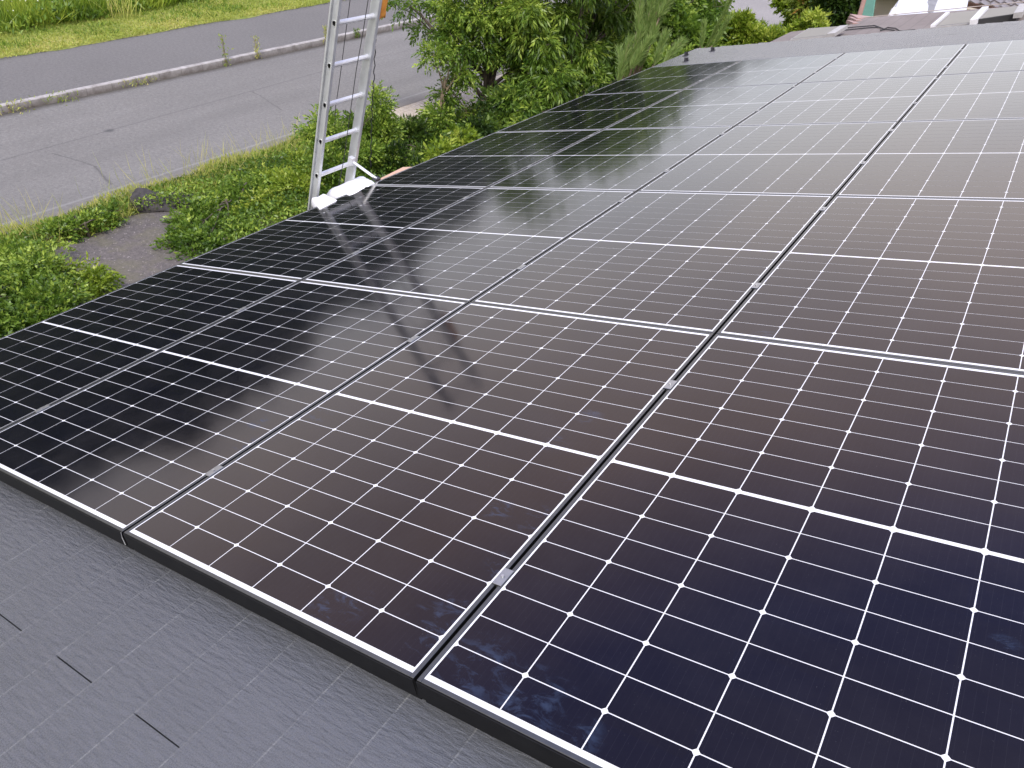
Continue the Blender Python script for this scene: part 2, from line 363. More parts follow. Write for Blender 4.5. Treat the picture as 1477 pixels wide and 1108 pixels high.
# ------------------------------------------------------------------ leaves
def rot_basis(d):
    d = d / (np.linalg.norm(d, axis=1, keepdims=True) + 1e-9)
    r = rng.normal(size=d.shape); a = np.cross(d, r); a /= np.linalg.norm(a, axis=1, keepdims=True) + 1e-9
    return d, a, np.cross(a, d)
def leaves_mesh(name, base, dirs, length, width, mat, parent=None, tint=None, flat=None):
    """rhombus leaves, slightly folded: base Nx3, dirs Nx3"""
    n = len(base)
    d, a, b = rot_basis(dirs)
    if flat is not None:                     # prefer a horizontal blade
        h = np.cross(d, np.array([0, 0, 1.0])[None]); h /= np.linalg.norm(h, axis=1, keepdims=True) + 1e-9
        a = a * (1 - flat) + h * flat; a /= np.linalg.norm(a, axis=1, keepdims=True) + 1e-9; b = np.cross(a, d)
    L = length * rng.uniform(.6, 1.25, (n, 1)); W = width * rng.uniform(.7, 1.2, (n, 1))
    V = np.empty((n, 4, 3)); V[:, 0] = base
    V[:, 1] = base + d * L * .45 + a * W * .5 + b * W * .12
    V[:, 2] = base + d * L + b * L * -.12
    V[:, 3] = base + d * L * .45 - a * W * .5 + b * W * .12
    me = bpy.data.meshes.new(name); me.vertices.add(4 * n); me.vertices.foreach_set('co', V.ravel())
    me.loops.add(4 * n); me.loops.foreach_set('vertex_index', np.arange(4 * n, dtype=np.int32))
    me.polygons.add(n); me.polygons.foreach_set('loop_start', np.arange(0, 4 * n, 4, dtype=np.int32))
    me.polygons.foreach_set('loop_total', np.full(n, 4, dtype=np.int32))
    me.update(calc_edges=True)
    if tint is None: tint = rng.beta(2, 2, n)
    at = me.attributes.new('tint', 'FLOAT', 'POINT'); at.data.foreach_set('value', np.repeat(np.clip(tint, 0, 1), 4).astype(np.float32))
    me.materials.append(mat)
    o = bpy.data.objects.new(name, me); C.objects.link(o)
    if parent: o.parent = parent
    return o
def shell_pts(c, r, n, inner=.45):
    q = rng.normal(size=(n, 3)); q /= np.linalg.norm(q, axis=1, keepdims=True)
    rad = rng.uniform(inner, 1, (n, 1)) ** .6
    return np.array(c) + q * rad * np.array(r), q
def sprays(clumps, per, leaflets=7, slen=.28, droop=.7):
    """leaf sprays spread through ellipsoid clumps -> (base, dir, tint)"""
    B, D, T = [], [], []
    for (c, r, k) in clumps:
        n = int(per * k)
        # each clump is a handful of leafy boughs with gaps between them
        mS = 5 + int(k); sc_, sq = shell_pts(c, np.array(r) * .78, mS, .25)
        idx = rng.integers(0, mS, n); q = rng.normal(size=(n, 3)); q /= np.linalg.norm(q, axis=1, keepdims=True)
        sr = rng.uniform(.26, .48, mS)[idx][:, None]
        p = sc_[idx] + q * (rng.uniform(.2, 1, (n, 1)) ** .5) * sr * np.array(r) * np.array([1.05, 1.05, .8])
        q = q * .6 + sq[idx] * .6
        lump = rng.normal(0, .12) + rng.normal(0, .13, mS)[idx]
        d = q * .8 + rng.normal(0, .55, (n, 3)); d[:, 2] -= droop; d /= np.linalg.norm(d, axis=1, keepdims=True)
        d0, a, b = rot_basis(d)
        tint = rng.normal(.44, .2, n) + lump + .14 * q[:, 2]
        for i in range(leaflets):
            t = (i + 1) / leaflets; sgn = 1 if i % 2 else -1
            pos = p + d * slen * t + np.array([0, 0, -1]) * slen * .25 * t * t
            dd = d * (.55 + .4 * t) + a * sgn * (.8 * (1 - t) + .1) + rng.normal(0, .18, (n, 3)); dd[:, 2] -= droop * .35
            B.append(pos); D.append(dd); T.append(tint + rng.normal(0, .07, n))
    return np.concatenate(B), np.concatenate(D), np.concatenate(T)
def limb(mb, a, b, r0, r1, wob=.06, n=6):
    a, b = np.array(a, float), np.array(b, float); L = np.linalg.norm(b - a); pts = []
    for i in range(n + 1):
        t = i / n; p = a * (1 - t) + b * t; p[2] += .10 * L * math.sin(t * math.pi) * .6
        if 0 < i < n: p = p + rng.normal(0, wob * L / 4, 3)
        pts.append(p)
    mb.tube(pts, [r0 + (r1 - r0) * i / n for i in range(n + 1)], 7); return pts
def tree(name, base, fork, clumps, mat, bark, label, cat='tree', group=None, per=90, leaf=(.10, .035), leaflets=7, slen=.28, droop=.7, r0=.12, trunks=1, flat=None):
    t = empty(name, tuple(base)); tag(t, label, cat, group)
    base = np.array(base, float); tr = MB(); fork = np.array(fork, float)
    for k in range(trunks):
        off = np.array([rng.normal(0, .12), rng.normal(0, .12), 0]) if k else np.zeros(3)
        limb(tr, off, fork - base + off * 2.5, r0 * (1 if not k else .7), r0 * .6)
    for (c, r, k) in clumps:
        f = (fork - base) * rng.uniform(.55, 1.0)
        pts = limb(tr, f, np.array(c) - base, r0 * .45, r0 * .12)
        for j in range(4):
            q = rng.normal(size=3); q /= np.linalg.norm(q)
            limb(tr, pts[3 + j % 3], np.array(c) - base + q * np.array(r) * .85, r0 * .16, r0 * .05, n=4)
    tr.build('trunk', bark, t, smooth=True)
    B, D, T = sprays([(np.array(c) - base, r, k) for c, r, k in clumps], per, leaflets, slen, droop)
    leaves_mesh('crown', B, D, leaf[0], leaf[1], mat, t, T, flat)
    return t

# ------------------------------------------------------------------ setting: ground, road
def sheet(name, pts, z, mat, label=None):
    o = obj(name, [(x, y, z) for x, y in pts], [tuple(range(len(pts)))], mat); tag(o, kind='structure'); return o
sheet('ground', [(-900, -900), (900, -900), (900, 900), (-900, 900)], 0.0, M_soil)
XE, XK = -11.0, -16.12
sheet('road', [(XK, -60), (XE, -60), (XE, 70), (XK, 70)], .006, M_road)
sheet('side_road', [(-11.0, 41), (-11.0, 34.6), (-10.2, 31.6), (-9.2, 29.9), (-8.1, 29.0), (-7.2, 28.7), (-6.9, 29.4), (-7.2, 31), (-8.0, 33), (-9.2, 35.6), (-10.4, 38.5)], .012, M_lot)
kb = MB()
kb.box(-16.28, XK, -60, 70, -.05, .155, 0, .012)
tag(kb.build('kerb', M_kerb), kind='structure')
sw = MB(); sw.box(-20.4, -16.285, -60, 70, -.05, .13)
tag(sw.build('pavement', M_walk), kind='structure')
V = []; F = []                                 # grass verge beyond the pavement, slightly uneven edge
ys = np.arange(-60, 70.1, .35)
for i, y in enumerate(ys):
    e = -19.35 + .10 * math.sin(y * 1.7) * math.sin(y * .53) + rng.normal(0, .03) - max(0, (y - 8)) * .018
    V += [(e, y, .136), (e - .5, y, .17), (-60, y, .17)]
for i in range(len(ys) - 1):
    a = i * 3; F += [(a, a + 1, a + 4, a + 3), (a + 1, a + 2, a + 5, a + 4)]
tag(obj('grass_verge', V, F, M_lawn), kind='structure')
# old tarmac apron this side of the road, between the shrubs
pp = [(-10.35, 3.6), (-10.45, 4.6), (-10.35, 5.4), (-10.0, 6.0), (-9.5, 6.2), (-8.9, 6.0), (-8.3, 5.7), (-7.4, 5.5), (-6.6, 4.9), (-6.6, 2.6), (-8.0, 2.4), (-9.4, 2.9)]
sheet('tarmac_apron', pp, .012, M_patch)
sheet('gravel_strip', [(-10.98, 11.6), (-10.98, 17.5), (-10.1, 17.8), (-9.5, 15.2), (-9.6, 13.0), (-10.2, 11.8)], .01, M_gravel)
# wooded hills beyond the road
V = []; F = []; na, nr = 220, 7
for i in range(na + 1):
    az = math.radians(-175 + 350 * i / na)       # from +Y toward -X positive
    azd = math.degrees(az)
    el = 1.7 + 1.6 / (1 + math.exp(-(azd - 37) / 3)) + 7.6 / (1 + math.exp(-(azd - 50) / 5)) if azd > 0 else 2.0
    if azd > 95: el = max(3, el - (azd - 95) * .08)
    el += .5 * math.sin(azd * .31) + .3 * math.sin(azd * .77 + 1)
    for j in range(nr + 1):
        t = j / nr; R = 95 + 55 * t
        h = (math.tan(math.radians(max(el, 1))) * 150 + 5.4) * (math.sin(t * math.pi / 2) ** .8)
        if j: h += rng.normal(0, 1.1)
        V.append((-math.sin(az) * R + rng.normal(0, .8), math.cos(az) * R + rng.normal(0, .8), h if j else -1))
for i in range(na):
    for j in range(nr):
        a = i * (nr + 1) + j; F.append((a, a + nr + 1, a + nr + 2, a + 1))
g = G('forest_canopy'); p = g.pos()
g.P(Base_Color=g.ramp(g.noise(p, .35, 6, .7), [(.3, (.006, .011, .004)), (.7, (.022, .036, .011))]), Roughness=.95); g.bump(g.noise(p, .6, 4), 1, 1.5)
tag(obj('hills', V, F, g.m, smooth=False), kind='structure')

# ------------------------------------------------------------------ house under the panels
EAVE, V0, V1, RIDGE = -3.74, -3.2, 10.86, 3.35
h = empty('house', (0, 0, 0)); tag(h, 'house carrying the solar panels, low slope roof of dark grey slates', 'house')
TILT = (0, -S, 0)
def slates(u_lo, u_hi, v_lo, v_hi, seed=0):
    mb = MB(); k0 = math.floor((u_lo - UBASE) / .184)
    k = k0
    while UBASE + k * .184 < u_hi:
        ub = UBASE + k * .184; a = max(ub, u_lo); b = min(ub + .19, u_hi + .001)
        off = VSLIT + (0 if k % 2 == 0 else .455)
        v = off - .91 * math.ceil((off - v_lo) / .91)
        while v < v_hi:
            y0, y1 = max(v + .0016, v_lo), min(v + .91 - .0016, v_hi + (rng.uniform(-.01, .03) if v + .91 > v_hi else 0))
            if y1 - y0 > .02:
                # butt (lower) end lifted 6 mm, head flush; thickness 5 mm
                dz = rng.uniform(-.0006, .0006)
                top0, top1 = NR + dz, NR - .0062 + dz
                V = [(a, y0, top0 - .0055), (a, y1, top0 - .0055), (a, y0, top0), (a, y1, top0), (b, y0, top1), (b, y1, top1), (b, y0, top1 - .0055), (b, y1, top1 - .0055)]
                mb.add(V, [(2, 4, 5, 3), (0, 2, 3, 1), (0, 6, 4, 2), (1, 3, 5, 7), (0, 1, 7, 6)])
            v += .91
        k += 1
    return mb
rf = slates(EAVE, RIDGE, V0, V1).build('roof', M_slate, h, loc=tuple(ORG), rot=TILT)
dk = MB(); dk.box(EAVE + .02, RIDGE, V0 + .02, V1 - .02, NR - .16, NR - .015)
dk.build('roof_deck', simple('deck_board', (.05, .048, .045), .8), h, loc=tuple(ORG), rot=TILT)
vg = MB(); vg.box(EAVE, RIDGE, V1 - .012, V1 + .014, NR - .10, NR - .0125); vg.box(EAVE, RIDGE, V0 - .014, V0 + .012, NR - .10, NR - .0125)
vg.box(EAVE - .012, EAVE + .012, V0, V1, NR - .10, NR - .013)
vg.build('drip_edge', M_dark, h, loc=tuple(ORG), rot=TILT)
# other slope, walls, gutter
top = P(RIDGE, 0, NR); ev = P(EAVE, 0, NR); X2 = top[0] * 2 - ev[0]
ob = MB(); ob.add([(top[0], V0, top[2]), (top[0], V1, top[2]), (X2, V1, ev[2]), (X2, V0, ev[2]), (top[0], V0, top[2] - .14), (top[0], V1, top[2] - .14), (X2, V1, ev[2] - .14), (X2, V0, ev[2] - .14)],
                  [(0, 3, 2, 1), (4, 5, 6, 7), (3, 7, 6, 2), (0, 4, 7, 3), (1, 2, 6, 5)])
ob.build('rear_roof_slope', simple('rear_slate', (.08, .082, .088), .5), h)
M_plaster = simple('cream_plaster', (.55, .50, .42), .9, 0, .08, 3, .3)
wb = MB(); wl, wr = ev[0] + .5, X2 - .5; zt = ev[2] - .02
A = [(wl, V0 + .35), (wr, V0 + .35), (wr, V1 - .35), (wl, V1 - .35)]
tz = top[2] - .22
Vw = [(x, y, 0) for x, y in A] + [(x, y, zt) for x, y in A] + [(top[0], V0 + .35, tz), (top[0], V1 - .35, tz)]
wb.add(Vw, [(0, 1, 5, 8, 4), (1, 2, 6, 5), (2, 3, 7, 9, 6), (3, 0, 4, 7)])
wb.build('wall', M_plaster, h)
gt = MB()
prof = [(0.0, 0.0), (-.005, -.06), (-.03, -.085), (-.075, -.085), (-.10, -.06), (-.105, 0), (-.10, 0.0), (-.095, -.055), (-.072, -.078), (-.032, -.078), (-.01, -.055), (-.006, 0)]
gx, gz = ev[0] - .005, ev[2] - .115
Vg = [(gx + a, y, gz + b) for y in (V0, V1) for a, b in prof]; n = len(prof)
gt.add(Vg, [(i, (i + 1) % n, n + (i + 1) % n, n + i) for i in range(n)])
gt.build('gutter', simple('brown_gutter', (.12, .09, .075), .5), h)
for i in range(5):
    wm = MB(); y = -1.8 + i * 2.7
    if y > V1 - 1.5: break
    f = MB(); f.box(wl - .03, wl - .002, y, y + 1.2, 1.0, 2.1, 0, .008); wo_ = f.build('window', simple('window_frame', (.25, .22, .2), .4, .6), h)
    q = MB(); q.box(wl - .036, wl - .032, y + .05, y + .58, 1.06, 2.04); q.box(wl - .036, wl - .032, y + .62, y + 1.15, 1.06, 2.04)
    gg = G('window_glass'); gg.P(Base_Color=(.03, .035, .04), Roughness=.05); q.build('pane', gg.m, wo_)
for (px, py) in [(990, 88), (990, 79.5), (1028, 73)]:
    u, v = at_n(px, py, NR); sg = MB()
    sg.box(u - .025, u + .025, v - .09, v + .05, NR + .001, NR + .004); sg.box(u - .028, u + .028, v - .003, v + .003, NR, NR + .042, 0, .001)
    sg.box(u - .006, u + .006, v - .06, v, NR + .004, NR + .03)
    sg.build('snow_guard', M_dark, rf)

# ------------------------------------------------------------------ solar panels
PW, PL, GU, GV = 1.134, 1.722, .0094, .0026
FR = .011
def make_panel():
    root = empty('solar_module', (0, 0, 0), TILT)
    fb = MB(); H = .035
    z1, z0 = .0010, -.035; LL = FR
    # frame rails: long rails full length, short rails butted between them
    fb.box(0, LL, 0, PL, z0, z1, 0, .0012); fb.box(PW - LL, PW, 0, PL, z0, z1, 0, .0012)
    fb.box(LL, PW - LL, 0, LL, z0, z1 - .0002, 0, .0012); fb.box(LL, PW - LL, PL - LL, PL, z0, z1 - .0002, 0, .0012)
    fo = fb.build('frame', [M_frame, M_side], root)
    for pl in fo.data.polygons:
        if abs(pl.normal.z) < .3: pl.material_index = 1  # upright faces get the painted slot shade, tops keep the frame colour
    bs = MB(); bs.box(LL + .0003, PW - LL - .0003, LL + .0003, PL - LL - .0003, -.005, -.0010)
    bs.build('backsheet', M_back, root)
    cb = MB(); cw, gapc = .1811, .0029; chd, gr_ = .0901, .0024; z = -.0005; cc = .0064
    usew = 6 * cw + 5 * gapc; x0 = (PW - usew) / 2
    for i in range(6):
        xa = x0 + i * (cw + gapc); xb = xa + cw
        for half in (0, 1):
            for j in range(9):
                if half == 0:
                    y1 = PL / 2 - .0065 - (8 - j) * (chd + gr_); y0 = y1 - chd; top_ch = (j % 2 == 0)   # chamfer on the far side for even index
                else:
                    y0 = PL / 2 + .0065 + j * (chd + gr_); y1 = y0 + chd; top_ch = (j % 2 == 1)
                if top_ch: Vc = [(xa, y0, z), (xb, y0, z), (xb, y1 - cc, z), (xb - cc, y1, z), (xa + cc, y1, z), (xa, y1 - cc, z)]
                else: Vc = [(xa + cc, y0, z), (xb - cc, y0, z), (xb, y0 + cc, z), (xb, y1, z), (xa, y1, z), (xa, y0 + cc, z)]
                cb.add(Vc, [(0, 1, 2, 3, 4, 5)])
    cb.build('solar_cells', M_cell, root)
    return root
proto = make_panel()
COLS = ['eave column', 'second column from the eave', 'third column from the eave', 'highest column']
ROWS = ['nearest row', 'second row', 'middle row', 'fourth row', 'farthest row']
first = True
for c in range(4):
    for r in range(5):
        if first: o = proto; first = False
        else:
            o = proto.copy(); C.objects.link(o)
            for ch in list(proto.children):
                k = ch.copy(); C.objects.link(k); k.parent = o
        o.location = tuple(P((c - 3) * (PW + GU), r * (PL + GV), 0))
        tag(o, 'solar panel with white cell lines, %s, %s' % (COLS[c], ROWS[r]), 'solar panel', 'solar panels laid out on the roof')
# clamps bridging the slots
ORD = ['first', 'second', 'third', 'fourth', 'fifth', 'sixth', 'seventh', 'eighth', 'ninth', 'tenth', 'eleventh', 'twelfth']
GAPN = {0: 'eave and second', 1: 'second and third', 2: 'third and highest'}
cp = None
for gi, vs in {2: [.33, 1.316, 2.184, 3.211, 4.09, 4.9, 5.76, 6.72, 7.26, 8.19], 1: [.325, 1.324, 2.15, 3.24, 3.89, 4.9, 5.7, 6.7, 7.4, 8.2], 0: [.315, 1.32, 2.141, 3.2, 4.0, 4.95, 5.75, 6.7, 7.35, 8.2]}.items():
    uc = (gi - 2) * (PW + GU) - GU / 2
    for i, v in enumerate(vs):
        if cp is None:
            cp = empty('panel_clamp', (0, 0, 0), TILT)
            b = MB(); b.box(-.0135, .0135, -.028, .028, .0012, .0040, 0, .0008); b.box(-.004, .004, -.026, .026, -.04, .0012)
            b.build('clamp_plate', M_clamp, cp)
            bt = MB(); bt.tube([(0, 0, .0041), (0, 0, .0078)], .0042, 6); bt.build('bolt', M_steel, cp); o = cp
        else:
            o = cp.copy(); C.objects.link(o)
            for ch in list(cp.children):
                k = ch.copy(); C.objects.link(k); k.parent = o
        o.location = tuple(P(uc, v, 0))
        tag(o, 'grey clamp, %s from the near end, between %s panel columns' % (ORD[i], GAPN[gi]), 'clamp', 'clamps between the solar panels')
# mounting rails under the panels (seen as the black skirt at the front)
for i, v in enumerate([.33, 1.32, 2.17, 3.21, 4.05, 4.9, 5.75, 6.71, 7.3, 8.2]):
    b = MB(); b.box(-3.40, 1.13, -.02, .02, -.086, -.0365, 0, .002)
    o = b.build('mounting_rail', M_dark, loc=tuple(P(0, v, 0)), rot=TILT)
    tag(o, 'dark mounting rail under the solar panels, %s from the near edge' % ORD[i], 'mounting rail', 'rails carrying the solar panels')
# black front skirt below the near frame edge, one per panel column
for c in range(4):
    b = MB(); b.box(0, PW, -.004, -.001, -.05, -.0012, 0, .0005)
    b.box(.002, PW - .002, .006, .010, -.075, -.04)
    o = b.build('edge_skirt', M_skirt, loc=tuple(P((c - 3) * (PW + GU), 0, 0)), rot=TILT)
    tag(o, 'black skirt along the near edge of the panels, %s' % COLS[c], 'trim strip', 'skirts along the near panel edge')
# little wire ends poking out at the frame corners
for nm, (pu, pv) in {'third column corner': (-PW - GU, 0)}.items():
    b = MB(); b.tube([P(pu - GU / 2, -.004, .004), P(pu - GU / 2 + .001, -.008, -.012), P(pu + .006, -.012, -.035)], .0012, 6)
    tag(b.build('wire_end', M_steel), 'thin bright wire end poking from the slot at the near panel edge', 'wire')

# ------------------------------------------------------------------ ladder over the eave
def world_dir(th):                              # lean angle from the roof normal toward +u
    return RM @ np.array([math.sin(th), 0, math.cos(th)])
TH = math.radians(29.4)
Ld = world_dir(TH)                              # along the rails, up
Lv = np.array([0, 1.0, 0]); Ln = np.cross(Lv, Ld)   # Ln: towards the roof / camera side
Bl = P(*at_n(450, 281, 0), 0); Br = P(*at_n(507, 262, 0), 0)
mid = (Bl + Br) / 2; halfw = abs(Br[1] - Bl[1]) / 2
down = mid[2] / Ld[2]; UPL = 1.95
foot = mid - Ld * down
lad = empty('ladder', tuple(foot)); tag(lad, 'aluminium ladder leaning on the eave, its top standing above the roof', 'ladder')
mid_l = mid - foot
for sgn in (-1, 1):
    b = MB(); c0 = mid_l + Lv * sgn * halfw; cen = c0 + Ld * (UPL - down) / 2; hl = (UPL + down) / 2
    b.obox(cen, Lv * .002, Ln * .034, Ld * hl)                                 # web
    for s2 in (-1, 1):
        b.obox(cen + Lv * sgn * .0125 + Ln * s2 * .0355, Lv * .0125, Ln * .0022, Ld * hl)
        b.obox(cen + Lv * sgn * .0235 + Ln * s2 * .030, Lv * .0018, Ln * .0035, Ld * hl)
    rl = b.build('rail', M_alu, lad)
    for s2 in (1,):
        e = MB(); e.obox(c0 + Ld * (UPL + .006) + Lv * sgn * .011, Lv * .013, Ln * .039, Ld * .006); e.build('end_cap', M_dark, rl)
    ft = MB(); ft.obox(c0 - Ld * (down - .02), Lv * .022, Ln * .05, Ld * .02); ft.build('foot', M_dark, rl)
SP = .287; L0 = .17
k = -int((down + L0 - .2) / SP)
while L0 + k * SP < UPL - .05:
    s_ = L0 + k * SP; b = MB(); a = mid_l + Ld * s_
    b.tube([a - Lv * (halfw + .006), a + Lv * (halfw + .006)], .0165, 12)
    for sgn in (-1, 1):
        e = a + Lv * sgn * (halfw + .004)
        b.tube([e - Lv * .002, e + Lv * .002], .0195, 12)
        e = a + Lv * sgn * (halfw - .006); b.tube([e - Lv * .004, e + Lv * .004], .0205, 12)
    b.build('rung', M_alu2, lad, smooth=False); k += 1
def lp(x, y, off=0.0):                          # point on the ladder's front plane seen at a pixel
    d = ray(x, y); nrm = Ln; t = ((mid + Ln * off - CAMC) @ nrm) / (d @ nrm); return CAMC + d * t
def rope(name, pix, off, r, lab=None):
    b = MB(); pts = [lp(x, y, off) - foot for x, y in pix]; b.tube(pts, r, 6); return b.build(name, M_rope, lad, smooth=True)
rope('rope', [(507, -60), (505, 0), (497, 60), (490, 115), (484, 155), (483, 180)], -.05, .0026)
rope('rope', [(534, -50), (531, 0), (523, 50), (514, 100), (507, 150), (500, 200), (495, 235), (491, 256), (488, 268)], .045, .0028)
# twisted rope outside the far rail
b = MB(); base_pts = [(545, -50), (543, 20), (541, 70), (539.5, 110), (537, 150), (536, 180), (535, 215), (534, 245)]
pts = []
for i in range(len(base_pts) - 1):
    for t in np.linspace(0, 1, 8, endpoint=False):
        x = base_pts[i][0] * (1 - t) + base_pts[i + 1][0] * t; y = base_pts[i][1] * (1 - t) + base_pts[i + 1][1] * t
        pts.append(lp(x + 1.0 * math.sin(y * .35), y, -.03) - foot)
b.tube(pts, .0036, 6); b.build('twisted_rope', M_rope, lad, smooth=True)
# stand-off strut from the far rail down to the eave
sa = lp(507, 232, .03) - foot; sb = P(*at_n(543, 258, .01), .01) - foot
b = MB(); b.tube([sa, sb], .011, 8); b.obox(sa, Lv * .02, Ln * .02, Ld * .03); st_ = b.build('stay_bar', M_alu2, lad)
b = MB(); b.obox(sb, Lv * .028, Ln * .02, Ld * .008); b.build('clip', M_dark, st_)
# orange cloth hung on the far rail
def lumpy(c, ax, ay, az, seed, amp=.12, nu=14, nv=9, pw=.45):
    r = np.random.default_rng(seed); V = []; F = []
    c, ax, ay, az = map(lambda q: np.array(q, float), (c, ax, ay, az)); ph = r.uniform(0, 6, 8)
    sg = lambda t: math.copysign(abs(t) ** pw, t)
    for j in range(nv + 1):
        ph_ = -math.pi / 2 + math.pi * j / nv
        for i in range(nu):
            th = 2 * math.pi * i / nu
            x, y, z = sg(math.cos(th)) * abs(math.cos(ph_)) ** pw, sg(math.sin(th)) * abs(math.cos(ph_)) ** pw, sg(math.sin(ph_))
            k = 1 + amp * (math.sin(5 * th + ph[0] + 3 * ph_) * .5 + math.sin(9 * th + ph[1]) * .25 + math.sin(7 * ph_ + ph[2] + 2 * th) * .3)
            V.append(c + ax * x * k + ay * y * k + az * z * k)
    for j in range(nv):
        for i in range(nu): F.append((j * nu + i, j * nu + (i + 1) % nu, (j + 1) * nu + (i + 1) % nu, (j + 1) * nu + i))
    return V, F
oc = lp(551, 0, -.01)
V, F = lumpy((0, 0, 0), Lv * .035, Ln * .030, Ld * .115, 3, .2, 18, 14)
tag(obj('orange_cloth', V, F, M_orange, loc=tuple(oc), smooth=True), 'crumpled orange cloth tied round the far rail of the ladder', 'cloth')
# white padding wrapped over the eave under the ladder
def pad(name, q, n0, th, label, seed):
    q = [P(*at_n(x, y, n0), n0) for x, y in q]; cen = sum(q) / 4
    nu_, nv_ = 16, 10; V = []; F = []; r = np.random.default_rng(seed); up = RM @ np.array([0, 0, 1.0])
    for j in range(nv_ + 1):
        for i in range(nu_ + 1):
            a, b_ = i / nu_, j / nv_
            p = (q[0] * (1 - a) + q[1] * a) * (1 - b_) + (q[3] * (1 - a) + q[2] * a) * b_
            e = min(a, 1 - a, b_, 1 - b_); hgt = th * (1 - math.exp(-e * 16)) * (1 + .10 * math.sin(a * 9 + seed) * math.cos(b_ * 5)) + r.normal(0, th * .03)
            V.append(p - cen + up * (hgt - th))
    n_top = len(V)
    for j in range(nv_ + 1):
        for i in range(nu_ + 1):
            a, b_ = i / nu_, j / nv_
            p = (q[0] * (1 - a) + q[1] * a) * (1 - b_) + (q[3] * (1 - a) + q[2] * a) * b_
            V.append(p - cen - up * (th + .055))
    for j in range(nv_):
        for i in range(nu_):
            a = j * (nu_ + 1) + i; F.append((a, a + 1, a + nu_ + 2, a + nu_ + 1)); c_ = n_top + a; F.append((c_, c_ + nu_ + 1, c_ + nu_ + 2, c_ + 1))
    per = [i for i in range(nu_ + 1)] + [j * (nu_ + 1) + nu_ for j in range(1, nv_ + 1)] + [nv_ * (nu_ + 1) + i for i in range(nu_ - 1, -1, -1)] + [j * (nu_ + 1) for j in range(nv_ - 1, 0, -1)]
    for i in range(len(per)):
        a, b_ = per[i], per[(i + 1) % len(per)]; F.append((b_, a, a + n_top, b_ + n_top))
    tag(obj(name, V, F, M_white, loc=tuple(cen), smooth=True), label, 'padding', 'white pads under the ladder')
pad('eave_pad', [(446, 283), (468, 277), (489, 285), (459, 301)], .02, .05, 'small white cloth pad over the eave at the ladder\'s near rail', 1)
pad('eave_pad', [(468, 271), (524, 248), (548, 262), (502, 285)], .01, .055, 'long white cloth pad over the eave at the ladder\'s far rail', 2)
b = MB(); q0 = P(*at_n(548, 263, -.02), -.02); q1 = P(*at_n(588, 243, -.02), -.02); dd = (q1 - q0); ln = np.linalg.norm(dd); dd /= ln
sd_ = np.cross(dd, RM @ np.array([0, 0, 1.0]))
b.obox((0, 0, 0), dd * ln / 2, sd_ * .045, RM @ np.array([0, 0, .012]))
tag(b.build('peach_board', M_board, loc=tuple((q0 + q1) / 2)), 'peach coloured board lying along the eave beyond the ladder', 'board')

# ------------------------------------------------------------------ rock, kerb weeds, ground cover
rk = at_z(224, 298, .0)
V, F = lumpy((0, 0, .07), (.26, .22, 0), (-.14, .19, 0), (0, .03, .155), 9, .10, 30, 20, .75)
for i, v in enumerate(V):
    rt = v[0] * CR[0][0] + v[1] * CR[0][1]
    V[i] = v * (1 + .05 * math.sin(v[0] * 21) * math.cos(v[1] * 17)) * np.array([1.1, 1.1, max(.28, min(1.25, .85 - 1.6 * rt))])
tag(obj('boulder', V, F, M_rock, loc=(rk[0], rk[1], 0)), 'dark grey boulder lying on the verge at the road edge', 'rock')
V, F = lumpy((0, 0, .04), (.30, .12, 0), (-.1, .16, 0), (0, 0, .09), 12, .2, 18, 10, .7)
r2 = at_z(262, 292, 0)
tag(obj('boulder', V, F, M_rock, loc=(r2[0], r2[1], 0)), 'low flat rock tucked in leaves right of the dark boulder', 'rock')
def tufts(n, fx, hgt, wid, spread=.5):
    """grass blades: fx() -> base points"""
    b = fx(n); d = rng.normal(0, spread, (len(b), 3)); d[:, 2] = 1.0
    return b, d
def blades(name, b, hgt, wid, mat, tint=None, spread=.4, label=None, cat=None, kind='stuff'):
    d = rng.normal(0, spread, (len(b), 3)); d[:, 2] = 1.0
    o = leaves_mesh(name, b, d, hgt, wid, mat, None, tint); tag(o, label, cat, None, kind); return o
def box_pts(n, x0, x1, y0, y1, z=0.0, clump=0):
    p = np.stack([rng.uniform(x0, x1, n), rng.uniform(y0, y1, n), np.full(n, z)], 1)
    if clump:
        k = rng.integers(0, clump, n); cx = rng.uniform(x0, x1, clump); cy = rng.uniform(y0, y1, clump); s = .22
        p[:, 0] = cx[k] + rng.normal(0, s, n); p[:, 1] = cy[k] + rng.normal(0, s, n)
    return p
# mown grass beyond the pavement and tall meadow behind it
b = box_pts(66000, -23.5, -19.28, 3, 27, .15); b = b[b[:, 0] < -19.30 - np.maximum(0, b[:, 1] - 8) * .018]
f = .5 + .32 * np.sin(b[:, 0] * 1.9 + 1.3 * np.sin(b[:, 1] * .8)) * np.sin(b[:, 1] * .9 + b[:, 0]) + rng.normal(0, .16, len(b)) + (-.15 - .0 * b[:, 0])
blades('mown_grass', b, .085, .028, L_straw, np.clip(f, 0, 1), .8, 'short yellowing mown grass along the far side of the pavement', 'grass')
b = box_pts(9000, -23.0, -20.0, 3, 27, .15, 160); b = b[b[:, 0] < -19.6 - np.maximum(0, b[:, 1] - 8) * .018]
blades('green_tufts', b, .13, .03, L_mid, rng.beta(3, 2, len(b)), .7, 'greener tufts scattered through the mown grass', 'grass')
b = box_pts(60000, -29, -21.4, 4, 26, .15)
edge = -20.95 - np.maximum(0, b[:, 1] - 8.5) * .13 + .2 * np.sin(b[:, 1] * 2.3)
b = b[b[:, 0] < edge]
blades('tall_meadow_grass', b, .66, .03, L_bright, np.clip(.38 + .25 * np.sin(b[:, 1] * 1.9) + rng.normal(0, .26, len(b)), 0, 1), .42, 'tall bright green meadow grass beyond the mown strip', 'grass')
b = box_pts(2600, -28, -21.0, 4, 26, .15, 50)
